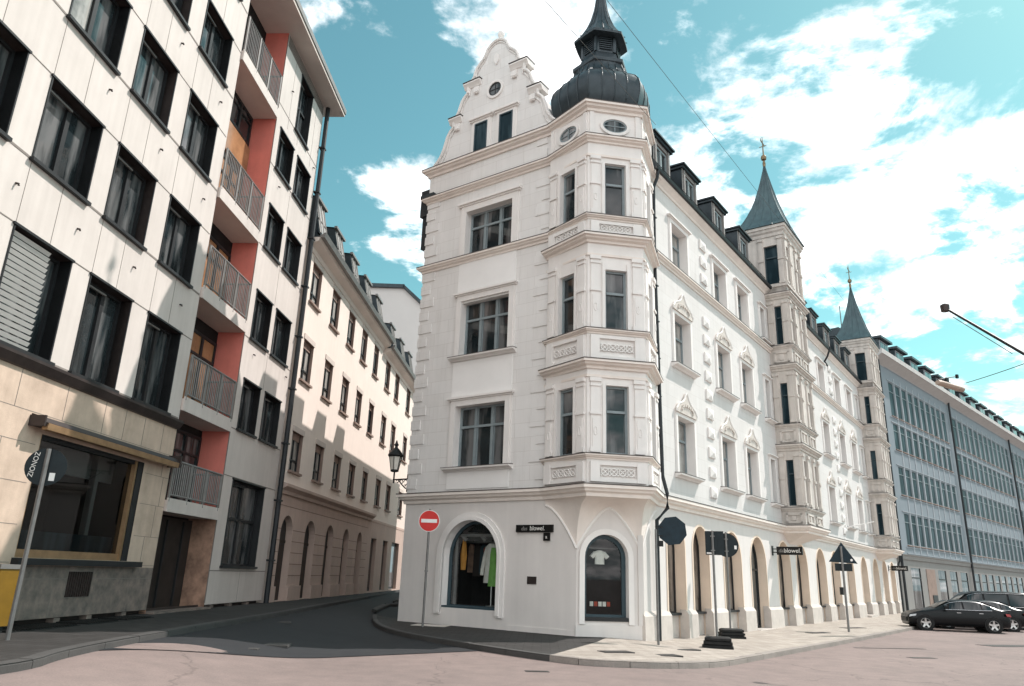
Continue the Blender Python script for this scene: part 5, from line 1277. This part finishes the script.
for z0, z1 in ((7.72, 8.95), (11.5, 12.7), (15.1, 15.6), (4.42, 4.95), (18.75, 19.9)):
    for a, b in ((2.6, 19.6), (21.2, 45.4), (46.3, 66)): fbox(sp2, FB, a, b, z0, z0+.06, 0, .05); fbox(sp2, FB, a, b, z1-.06, z1, 0, .05)
sp2.build('spandrel_rail', 'block_fin', ob)
ms = [keep((lambda mm: (mm.box(-w/2, -w/2+.06, .02, .08, 0, h, 0), mm.box(w/2-.06, w/2, .02, .08, 0, h, 0), mm.box(-w/2, w/2, .02, .08, 0, .06, 0), mm.box(-w/2, w/2, .015, .08, h*.72, h*.72+.05, 0), mm.add([(-w/2, .06, 0), (w/2, .06, 0), (w/2, .06, h), (-w/2, .06, h)], [(0, 1, 2, 3)], 1), mm.box(-w/2-.05, w/2+.05, -.1, .1, -.07, 0, 2), mm)[-1])(MB()), 'window', ['frame_grey', 'glass_teal', 'trim_brown']) for w in (1.27, 1.55, 1.65) for h in [z1-z0 for z0, z1 in rowsM]]
cnt = 0; rest = MB()
for i, (a, w) in enumerate(wins):
    g = 0 if i < 10 else 1 if i < 22 else 2
    for k, (z0, z1) in enumerate(rowsM):
        if cnt < 99 and (i < 22 or k < 4 and i < 25): link(ms[g*4+k], 'window', ob, (a+w/2, 0, z0)); cnt += 1
        else: fbox(rest, FB, a, a+w, z0, z1, -.1, -.05, 0)
rest.build('distant_windows', ['glass_teal'], ob, kind='stuff')
for a, w in gw:
    d_ = MB(); d_.box(a, a+w, .06, .12, .15, 3.36, 1); d_.box(a, a+.08, .02, .1, .15, 3.36, 0); d_.box(a+w-.08, a+w, .02, .1, .15, 3.36, 0); d_.box(a, a+w, .02, .1, 2.55, 2.65, 0); d_.build('shop_front', ['frame_dark', 'glass_dark'], ob)
dn = MB(); fbox(dn, FB, 6.8, 9.1, .15, 3.36, .0, .04, 0); fbox(dn, FB, 7.7, 8.9, .5, 1.3, .04, .09, 1); dn.build('wall_board', ['trim_brown', 'frame_dark'], ob)
c_ = MB(); fpoly(c_, Fac(0, 0, 0, -1, 1, 0), [(0, 3.95), (.1, 3.95), (.14, 4.2), (.22, 4.32), (0, 4.36)], 0, ME); c_.build('ground_cornice', 'concrete_block', ob)
c_ = MB(); fpoly(c_, Fac(0, 0, 0, -1, 1, 0), [(0, 19.85), (.15, 19.95), (.75, 20.3), (.85, 20.34), (.85, 20.75), (0, 20.8)], -.3, ME); c_.build('eave_cornice', 'block_cornice', ob)
r_ = MB(); r_.add([(-.2, -.4, 20.75), (ME, -.4, 20.75), (ME, 2.5, 23.3), (-.2, 2.5, 23.3)], [(0, 1, 2, 3)]); r_.add([(-.2, 2.5, 23.3), (ME, 2.5, 23.3), (ME, 14, 23), (-.2, 14, 23)], [(0, 1, 2, 3)]); r_.add([(-.2, -.4, 20.75), (-.2, 2.5, 23.3), (-.2, 14, 23), (-.2, 14, 20)], [(0, 1, 2, 3)]); r_.build('roof', 'slate_metal', ob)
for i in range(16):
    c0 = 2.0+i*4.05
    d_ = MB(); d_.box(c0, c0+2.5, .1, 2.4, 20.9, 22.35, 0); d_.box(c0-.2, c0+2.7, -.25, 2.5, 22.35, 22.55, 0); d_.box(c0+.2, c0+2.3, .04, .1, 21.1, 22.25, 2); d_.box(c0+.3, c0+1.2, .02, .05, 21.2, 22.15, 1); d_.box(c0+1.3, c0+2.2, .02, .05, 21.2, 22.15, 1); d_.build('dormer', ['slate_metal', 'glass_dark', 'block_fin'], ob)
for s in (.5, 20.4, 45.8):
    d_ = MB(); d_.tube([(s, -.2, 20.3), (s, -.2, 0)], .1, 8); d_.build('downpipe', 'pipe_dark', ob)
ch = MB(); ch.tube([(2.0, 3, 23), (2.0, 3, 26)], .04, 5); ch.build('aerial', 'wire', ob)

# ------------------------------------------------------------------ street signs
def xyz(px, py, pav=True): return gp(px, py, pav)
VIEW = lambda p: atan2(p.x, p.y)     # heading from the camera
def disc(m, r, y0, y1, z, n=28, mi=0, x=0): m.loft([[(x+r*cos(2*pi*k/n), y0, z+r*sin(2*pi*k/n)) for k in range(n)], [(x+r*cos(2*pi*k/n), y1, z+r*sin(2*pi*k/n)) for k in range(n)]], mi)
p = xyz(422.5, 627); t_ = thing('no_entry_sign', 'round red no-entry sign with a white bar on a thin grey pole', 'road sign', p, -VIEW(p)*.6-.1)
m = MB(); m.tube([(0, 0, 0), (0, 0, 3.5)], .036, 8); m.build('pole', 'pole_grey', t_, smooth=True)
m = MB(); disc(m, .335, -.055, -.045, 3.13, mi=0); m.build('sign_plate', 'sign_white', t_); m = MB(); disc(m, .315, -.062, -.055, 3.13); m.build('sign_face', 'sign_red', t_); m = MB(); m.box(-.25, .25, -.068, -.060, 3.075, 3.185); m.build('white_bar', 'sign_white', t_)
m = MB(); m.box(-.05, .05, -.045, .05, 1.6, 1.64); m.box(-.05, .05, -.045, .05, 3.0, 3.04); m.build('clamp', 'pole_grey', t_)
# octagonal stop-type sign seen from behind on a thin post beside the downpipe
p = xyz(658.5, 645); t_ = thing('octagonal_sign', 'dark blue back of an octagonal sign on a thin post beside the corner downpipe', 'road sign', p, -VIEW(p))
m = MB(); m.tube([(0, 0, 0), (0, 0, 3.05)], .034, 8); m.build('pole', 'pole_grey', t_, smooth=True)
m = MB(); pts = [(.46+.41*cos(pi/8+pi/4*k+.12), 3.02+.41*sin(pi/8+pi/4*k+.12)) for k in range(8)]; m.loft([[(a, .03, z) for a, z in pts], [(a, .05, z) for a, z in pts]]); m.build('sign_plate', 'sign_blue', t_)
m = MB(); m.box(-.02, .2, .0, .03, 2.86, 2.89); m.box(-.02, .2, .0, .03, 3.1, 3.13); m.box(.06, .2, -.02, .03, 2.58, 2.74); m.build('bracket', 'iron_black', t_)
def foot(parent, n=3):
    m = MB(); random.seed(5)
    for k in range(n):
        a, b = .42-.03*k, .27-.02*k; z = k*.1; o = random.uniform(-.04, .04)
        m.loft([[(-a+o, -b, z), (a+o, -b, z), (a+o, b, z), (-a+o, b, z)], [(-a+o, -b, z+.06), (a+o, -b, z+.06), (a+o, b, z+.06), (-a+o, b, z+.06)], [(-a+.06+o, -b+.06, z+.095), (a-.06+o, -b+.06, z+.095), (a-.06+o, b-.06, z+.095), (-a+.06+o, b-.06, z+.095)]])
        for sx in (-1, 1): m.box(sx*a*.6-.09+o, sx*a*.6+.09+o, -b-.02, b+.02, z+.01, z+.05)
    return m.build('foot_plate', 'rubber_black', parent)
p = xyz(717.5, 648); t_ = thing('portable_sign', 'dark rectangular sign back on the nearer post in stacked rubber feet', 'road sign', p, -VIEW(p), 'portable road signs')
foot(t_); m = MB(); m.tube([(0, 0, .1), (0, 0, 3.17)], .034, 8); m.build('pole', 'pole_grey', t_, smooth=True); m = MB(); m.box(-.21, .31, .04, .055, 2.49, 3.16); m.build('sign_plate', 'sign_back', t_); m = MB(); m.box(-.18, -.04, .03, .042, 2.52, 2.56); m.build('sticker', 'sign_white', t_)
m = MB(); m.box(-.06, .06, -.04, .045, 2.6, 2.63); m.box(-.06, .06, -.04, .045, 3.0, 3.03); m.build('clamp', 'pole_grey', t_)
p = xyz(731, 638); t_ = thing('portable_sign', 'dark round sign back on the farther post in stacked rubber feet', 'road sign', p, -VIEW(p)+.25, 'portable road signs')
foot(t_); m = MB(); m.tube([(0, 0, .1), (0, 0, 3.4)], .034, 8); m.build('pole', 'pole_grey', t_, smooth=True); m = MB(); disc(m, .40, .04, .055, 2.97, x=.03); m.build('sign_plate', 'sign_back', t_); m = MB(); m.box(.28, .36, .03, .042, 2.84, 2.96); m.build('sticker', 'sign_white', t_)
m = MB(); m.box(-.06, .06, -.04, .045, 2.75, 2.78); m.box(-.06, .06, -.04, .045, 3.15, 3.18); m.build('clamp', 'pole_grey', t_)
p = xyz(849, 632); t_ = thing('triangular_sign', 'dark triangular warning sign back above a small plate on a post along the sunny pavement', 'road sign', p, -VIEW(p))
m = MB(); m.tube([(0, 0, 0), (0, 0, 3.35)], .045, 8); m.build('pole', 'pole_grey', t_, smooth=True); m = MB(); tri = [(-.52, 2.72), (.58, 2.66), (.02, 3.52)]; m.loft([[(a, .05, z) for a, z in tri], [(a, .07, z) for a, z in tri]]); m.build('warning_plate', 'sign_blue', t_)
m = MB(); m.box(-.3, .36, .05, .065, 2.36, 2.66); m.build('extra_plate', 'sign_back', t_); m = MB(); m.box(-.2, -.05, -.05, .05, 1.42, 1.72); m.build('control_box', 'iron_black', t_)
m = MB(); disc(m, .05, .02, .05, 2.8, 12, x=.36); m.build('reflector', 'sign_white', t_)
# sign back at the left edge
p = xyz(7, 640); t_ = thing('parking_sign', 'round dark sign back with white lettered sticker by the yellow box', 'road sign', p, .35)
m = MB(); m.tube([(0, 0, 0), (0, 0, 3.22)], .04, 8); m.build('pole', 'pole_grey', t_, smooth=True); m = MB(); disc(m, .335, .045, .06, 2.90); m.build('sign_plate', 'sign_back', t_)
m = MB(); m.box(.08, .17, .034, .046, 2.66, 2.80); m.build('sticker', 'sign_white', t_)
lettering('ZIONOZ', .115, t_, (-.19, .042, 2.93), (pi/2, -pi/2+.12, 0))
# yellow newspaper box
p = Vector((-9.45, 14.95, .42)); p = xyz(6, 634)
p = bworld(-1.75, .55); p.z = .42
t_ = thing('newspaper_box', 'yellow newspaper vending box with dark lettering against the stone wall', 'newspaper box', p, -.3)
m = MB(); m.box(-.42, .36, -.2, .2, .12, 1.12); m.build('box_body', 'box_yellow', t_); m = MB(); m.box(-.44, .38, -.23, .2, 1.12, 1.2); m.build('lid', 'rail_metal', t_)
m = MB()
for sx in (-.35, .28): m.box(sx-.03, sx+.03, -.15, .15, 0, .12)
m.build('foot', 'iron_black', t_); m = MB(); m.box(.2, .27, -.215, -.2, .8, 1.02); m.build('coin_slot', 'sign_black', t_)
lettering('bc', .36, t_, (.12, -.206, .55), (pi/2, 0, 0), 'sign_black', sx=.9)

# ------------------------------------------------------------------ cars
def car(name, label, loc, rz, scale=1.0, kind='sedan', group='cars parked in a row at the right'):
    t_ = thing(name, label, 'car', loc, rz, group)
    HW = .92; van = kind == 'van'
    # stations: x, belt z, top z, roof half width factor
    if van: st = [(-2.4, .62, .95, .8), (-2.3, .70, 1.05, .84), (-1.9, .95, 1.12, .86), (-1.5, 1.05, 1.30, .84), (-.9, 1.08, 1.78, .80), (-.4, 1.08, 1.90, .80), (1.2, 1.08, 1.92, .80), (2.2, 1.08, 1.88, .80), (2.42, 1.0, 1.7, .80), (2.5, .8, 1.0, .8)]
    else: st = [(-2.47, .60, .66, .78), (-2.40, .66, .74, .84), (-2.1, .76, .84, .86), (-1.5, .88, .95, .86), (-1.0, .95, 1.02, .84), (-.62, .97, 1.22, .74), (-.25, .97, 1.40, .70), (.2, .97, 1.46, .69), (.7, .97, 1.455, .69), (1.15, .98, 1.39, .69), (1.6, 1.0, 1.22, .72), (2.0, 1.02, 1.08, .80), (2.3, .98, 1.04, .82), (2.44, .86, .92, .82), (2.5, .6, .66, .8)]
    st = [((-1.5+(x+1.5)*.78 if x < -1.5 else 1.5+(x-1.5)*.84 if x > 1.5 else x), b, c, d) for x, b, c, d in st]
    rings = []
    for x, bz, tz, rw_ in st:
        ax_ = abs(x); e = 1 if ax_ < 1.7 else 1-.30*max(0, (ax_-1.7)/.66)**2.2; hw = HW*e; lowz = .22 if abs(x) < 2.3 else .30
        half = [(0, lowz), (hw*.86, lowz), (hw*.97, lowz+.1), (hw, .52), (hw*.985, bz-.08), (hw*.95, bz), (HW*rw_*1.0, tz-.05 if tz-bz > .12 else tz-.02), (HW*rw_*.88, tz-.01), (0, tz+.015)]
        ring = [(x, a, z) for a, z in half]+[(x, -a, z) for a, z in half[-2:0:-1]]
        rings.append(ring)
    m = MB(); m.loft(rings)
    body = m.build('body', 'car_black', t_, smooth=True, ang=50)
    sb = body.modifiers.new('smooth', 'SUBSURF'); sb.levels = 1; sb.render_levels = 2
    # glass, slightly proud of the body between belt and roof
    def sidepoint(x, f):
        for i in range(len(st)-1):
            if st[i][0] <= x <= st[i+1][0]:
                g = (x-st[i][0])/(st[i+1][0]-st[i][0]); bz = st[i][1]*(1-g)+st[i+1][1]*g; tz = st[i][2]*(1-g)+st[i+1][2]*g; rw_ = st[i][3]*(1-g)+st[i+1][3]*g
        return (HW*.95*(1-f)+HW*rw_*f, bz*(1-f)+(tz-.05)*f)
    spans = [(-.52, -.05), (.0, .98), (1.04, 1.55)] if not van else [(-.95, -.2), (-.1, 1.0), (1.1, 2.2)]
    if not van: spans = [(-.55, .22), (.30, 1.05), (1.10, 1.50)]
    for sy in (1, -1):
        for a, b in spans:
            g = MB(); n = 6; vs = []
            for i in range(n+1):
                x = a+(b-a)*i/n; y0, z0 = sidepoint(x, .12); y1, z1 = sidepoint(x, .86); vs += [(x, sy*(y0+.02), z0), (x, sy*(y1+.03), z1)]
            g.add(vs, [(2*i, 2*i+2, 2*i+3, 2*i+1) for i in range(n)]); g.build('side_window', 'car_glass', t_)
        g = MB(); a, b = spans[0][0], spans[-1][1]
        for f in (.06, .92):
            g.tube([(x, sy*(sidepoint(x, f)[0]+.012), sidepoint(x, f)[1]) for x in [a+(b-a)*i/8 for i in range(9)]], .012, 5)
        g.build('window_trim', 'chrome', t_)
        mr = MB(); mr.loft([[(-.62, sy*.93, 1.02), (-.62, sy*1.1, 1.02), (-.62, sy*1.1, 1.14), (-.62, sy*.95, 1.14)], [(-.46, sy*.95, 1.0), (-.46, sy*1.12, 1.0), (-.46, sy*1.12, 1.15), (-.46, sy*.96, 1.15)]]); mr.build('mirror', 'car_black', t_, smooth=True)
        for x in (-.08, .9):
            h = MB(); h.box(x, x+.18, sy*.935-.012, sy*.935+.012, .85, .875); h.build('door_handle', 'chrome', t_)
        h = MB(); h.loft([[(-2.20, sy*.54, .58), (-2.20, sy*.80, .60), (-2.16, sy*.80, .70), (-2.16, sy*.56, .68)], [(-1.98, sy*.70, .66), (-1.93, sy*.905, .66), (-1.88, sy*.89, .74), (-1.96, sy*.7, .74)]]); h.build('headlight', 'headlamp', t_)
        h = MB(); h.loft([[(2.32, sy*.5, .74), (2.32, sy*.80, .76), (2.28, sy*.80, .88), (2.28, sy*.5, .86)], [(2.1, sy*.86, .78), (2.1, sy*.92, .78), (2.05, sy*.91, .90), (2.1, sy*.86, .88)]]); h.build('tail_light', 'tail_red', t_)
        for x in (-1.52, 1.48):
            w = MB(); w.loft([[(x+r*cos(2*pi*k/26), sy*y, .335+r*sin(2*pi*k/26)) for k in range(26)] for y, r in ((.70, .25), (.70, .33), (.74, .345), (.90, .345), (.945, .325), (.945, .235))], 0, caps=False); wo = w.build('wheel', 'tyre', t_, smooth=True)
            rm_ = MB(); rm_.loft([[(x+r*cos(2*pi*k/26), sy*y, .335+r*sin(2*pi*k/26)) for k in range(26)] for y, r in ((.94, .238), (.955, .225), (.93, .205))], 0, caps=False)
            for k in range(5):
                a = 2*pi*k/5+.3
                rm_.loft([[(x+.04*cos(a)-q*.05*sin(a), sy*yy, .335+.04*sin(a)+q*.05*cos(a)) for q, yy in ((-1, .93), (1, .93), (1, .9), (-1, .9))], [(x+.215*cos(a)-q*.035*sin(a), sy*yy, .335+.215*sin(a)+q*.035*cos(a)) for q, yy in ((-1, .945), (1, .945), (1, .9), (-1, .9))]])
            rm_.loft([[(x+.06*cos(2*pi*k/12), sy*y, .335+.06*sin(2*pi*k/12)) for k in range(12)] for y in (.9, .95)]); rm_.build('rim', 'alloy', wo)
            a_ = MB(); a_.loft([[(x+r*cos(pi*k/14), sy*.925, .335+r*sin(pi*k/14)) for k in range(15)] for r in (.36, .40)], 0, caps=False, closed=False); a_.build('wheel_arch', 'rubber_black', wo)
            a_ = MB(); disc_pts = [[(x+.39*cos(2*pi*k/24), sy*y, .335+.39*sin(2*pi*k/24)) for k in range(24)] for y in (.6, .918)]; a_.loft(disc_pts); a_.build('wheel_well', 'rubber_black', wo)
    def cross(x):
        x = max(st[0][0], min(st[-1][0], x))
        for i in range(len(st)-1):
            if st[i][0] <= x <= st[i+1][0]:
                g = (x-st[i][0])/(st[i+1][0]-st[i][0]); return st[i][2]*(1-g)+st[i+1][2]*g, HW*(st[i][3]*(1-g)+st[i+1][3]*g)
    for nm, xs in (('windscreen', (-.95, -.8, -.62, -.45, -.3) if not van else (-1.45, -1.2, -1.0, -.85)), ('rear_window', (1.2, 1.4, 1.6, 1.8, 1.92) if not van else (2.25, 2.35, 2.42))):
        g = MB(); vs = []
        for x in xs: z, w = cross(x); vs += [(x, -w*.86, z+.02), (x, 0, z+.045), (x, w*.86, z+.02)]
        g.add(vs, [f for i in range(len(xs)-1) for f in ((3*i, 3*i+1, 3*i+4, 3*i+3), (3*i+1, 3*i+2, 3*i+5, 3*i+4))]); g.build(nm, 'car_glass', t_, smooth=True)
    g = MB(); g.box(-2.29, -2.2, -.5, .5, .38, .58); g.build('grille', 'iron_black', t_); g = MB(); g.box(2.33, 2.37, -.26, .26, .60, .72); g.build('number_plate', 'sign_white', t_)
    t_.scale = (scale, scale, scale*1.02)
    return t_
pf = gp(926.7, 630.4); pr_ = gp(996.8, 631.6)
dv = Vector((cos(R(-14)), sin(R(-14)), 0))*2.92; wb = dv.length; sc = wb/3.0; an = atan2(dv.y, dv.x)
near_off = Vector((-sin(an), cos(an), 0))*(.9*sc)
c1 = pf+dv.normalized()*(1.52*sc)+near_off; c1.z = -.12
car('parked_car', 'black sedan parked nose to the kerb, nearest and foremost of the parked cars', c1, an, sc)
c2 = c1+near_off.normalized()*2.7*sc+dv.normalized()*1.75*sc
car('parked_car', 'black sedan half hidden behind the nearest parked car at the right edge', c2, an, sc)
c3_ = c2+near_off.normalized()*2.7*sc+dv.normalized()*1.35*sc
car('parked_van', 'dark tall van parked behind both black sedans', c3_, an, sc, 'van')

# ------------------------------------------------------------------ small ground details
def flat_on(name, label, cat, px_, py_, w, l, mname, rz, h=.012, pav=True):
    p = gp(px_, py_, pav); m = MB(); m.box(-w/2, w/2, -l/2, l/2, -.04, h); m.box(-w/2+.05, w/2-.05, -l/2+.05, l/2-.05, h, h+.004)
    o = m.build(name, mname, None, p, rz); tag(o, label, cat); return o
flat_on('access_cover', 'pale rectangular cover slab in the shaded pavement below the no-entry sign', 'cover', 431, 625.5, 1.1, .75, 'pave_patch', -.2)
flat_on('drain_cover', 'dark oblong iron cover in the sunny pavement in front of the corner', 'cover', 616, 652, .75, .42, 'manhole_iron', .35)
flat_on('drain_cover', 'dark iron cover in the sunny pavement left of the portable signs', 'cover', 667, 655.5, .6, .42, 'manhole_iron', .4)
flat_on('drain_cover', 'dark flat iron cover close to the first arcade pier', 'cover', 686, 650, .8, .3, 'manhole_iron', .55)
flat_on('drain_cover', 'dark iron cover in the pavement at the foot of the triangular sign', 'cover', 853, 628, 1.5, .45, 'manhole_iron', .62)
flat_on('drain_cover', 'dark iron cover by the arcade between portable and triangular signs', 'cover', 818, 633, 1.2, .35, 'manhole_iron', .62)
flat_on('road_plate', 'pale patched plate in the shaded side street asphalt', 'plate', 266, 644, 1.0, .55, 'kerb_shaded', .1, .006, False)
flat_on('road_plate', 'smaller pale patch beside the larger plate in the shaded asphalt', 'plate', 246, 648.5, .5, .3, 'kerb_shaded', .1, .006, False)
flat_on('manhole_cover', 'round-edged iron manhole cover in the shaded side street', 'manhole', 278, 622, .7, .7, 'manhole_iron', .3, .006, False)
flat_on('road_cover', 'small dark valve cover in the sunny road below the corner', 'cover', 537, 671.5, .45, .2, 'manhole_iron', .1, .006, False)
flat_on('road_seam', 'long dark iron joint across the sunny road before the parked car', 'joint', 890, 648.5, 2.6, .14, 'manhole_iron', .2, .006, False)
flat_on('road_plate', 'wide dark plate in the sunny road at the right edge', 'plate', 1012, 646, 2.6, .8, 'manhole_iron', .3, .006, False)
flat_on('road_cover', 'small dark cover in the sunny road between the kerb and the car', 'cover', 922, 658, .8, .3, 'manhole_iron', .2, .006, False)
# light-well gratings along the stone block
for i, (s0, s1) in enumerate(((-1.6, 1.3), (1.7, 3.4), (3.8, 5.4))):
    m = MB(lambda v: (v[0]*KB, v[1]*KB, v[2])); m.box(s0, s1, -1.15, -.1, -.03, .012)
    n = int((s1-s0)/.12)
    for k in range(n): m.box(s0+.02+k*.12, s0+.06+k*.12, -1.1, -.15, .012, .03)
    o = m.build('light_well_grating', 'iron_black', None, (PBk.x, PBk.y, .42), pi/2-AB)
    tag(o, ['dark light-well grating in the left pavement, nearest to the newspaper box', 'dark light-well grating in the left pavement under the wall vent', 'dark light-well grating in the left pavement nearest to the entrance'][i], 'grating', 'light-well gratings')

# ------------------------------------------------------------------ overhead wires and street lamps
def at(px, py, dist): d = ray(px, py).normalized(); return Vector((0, 0, CAMZ))+d*dist
def wire(label, a, b, sag=.3, r=.018):
    m = MB(); n = 14; m.tube([a+(b-a)*i/n-Vector((0, 0, sag*4*(i/n)*(1-i/n))) for i in range(n+1)], r, 5)
    tag(m.build('overhead_wire', 'wire', None), label, 'wire', 'overhead wires')
wire('thin overhead wire crossing in front of the onion dome', at(500, -50, 18), wl(1.6, -.75, 17.0), .0, .008)
wire('thin overhead wire running above the long white facade towards the spires', at(588, -24, 22), at(868, 330, 75), .1, .008)
wire('thin overhead wire between the hanging lamp and the right edge', at(966, 383, 40), at(1060, 350, 36), .05, .018)
lp = thing('hanging_lamp', 'long pale street lamp hung on wires before the office block roof', 'street lamp', at(950, 386, 40), 0)
lp.rotation_euler = (0, R(2), .5)
m = MB(); m.loft([[(x, w*cos(2*pi*k/12), h*sin(2*pi*k/12)) for k in range(12)] for x, w, h in ((-.95, .12, .09), (-.8, .18, .12), (.6, .19, .13), (.95, .15, .12), (1.08, .05, .05))]); m.build('lamp_body', 'lamp_wood', lp, smooth=True)
m = MB(); m.tube([(-.9, 0, .12), (-.2, 0, .35), (.7, 0, .6)], .025, 5); m.box(-.3, -.1, -.05, .05, .1, .35); m.box(.6, .72, -.05, .05, .5, .68); m.build('lamp_hanger', 'iron_black', lp)
fl = thing('boom_arm', 'dark slanting pole with a knob at its tip reaching in from the right', 'pole', at(945, 308, 24), 0)
a = at(945, 308, 24); b = at(1090, 392, 22)
m = MB(); m.tube([(0, 0, 0), tuple(b-a)], .034, 8, 0, .05); m.build('arm', 'iron_black', fl, smooth=True)
m = MB(); m.lathe([(-.12, .05), (-.1, .11), (.08, .12), (.12, .06)], (0, 0), 12); m.build('knob', 'metal_brown', fl, smooth=True)
m = MB(); m.tube([tuple((b-a)*.06-Vector((0, 0, .14))), tuple((b-a)*.5-Vector((0, 0, .2)))], .01, 4); m.build('halyard', 'wire', fl)
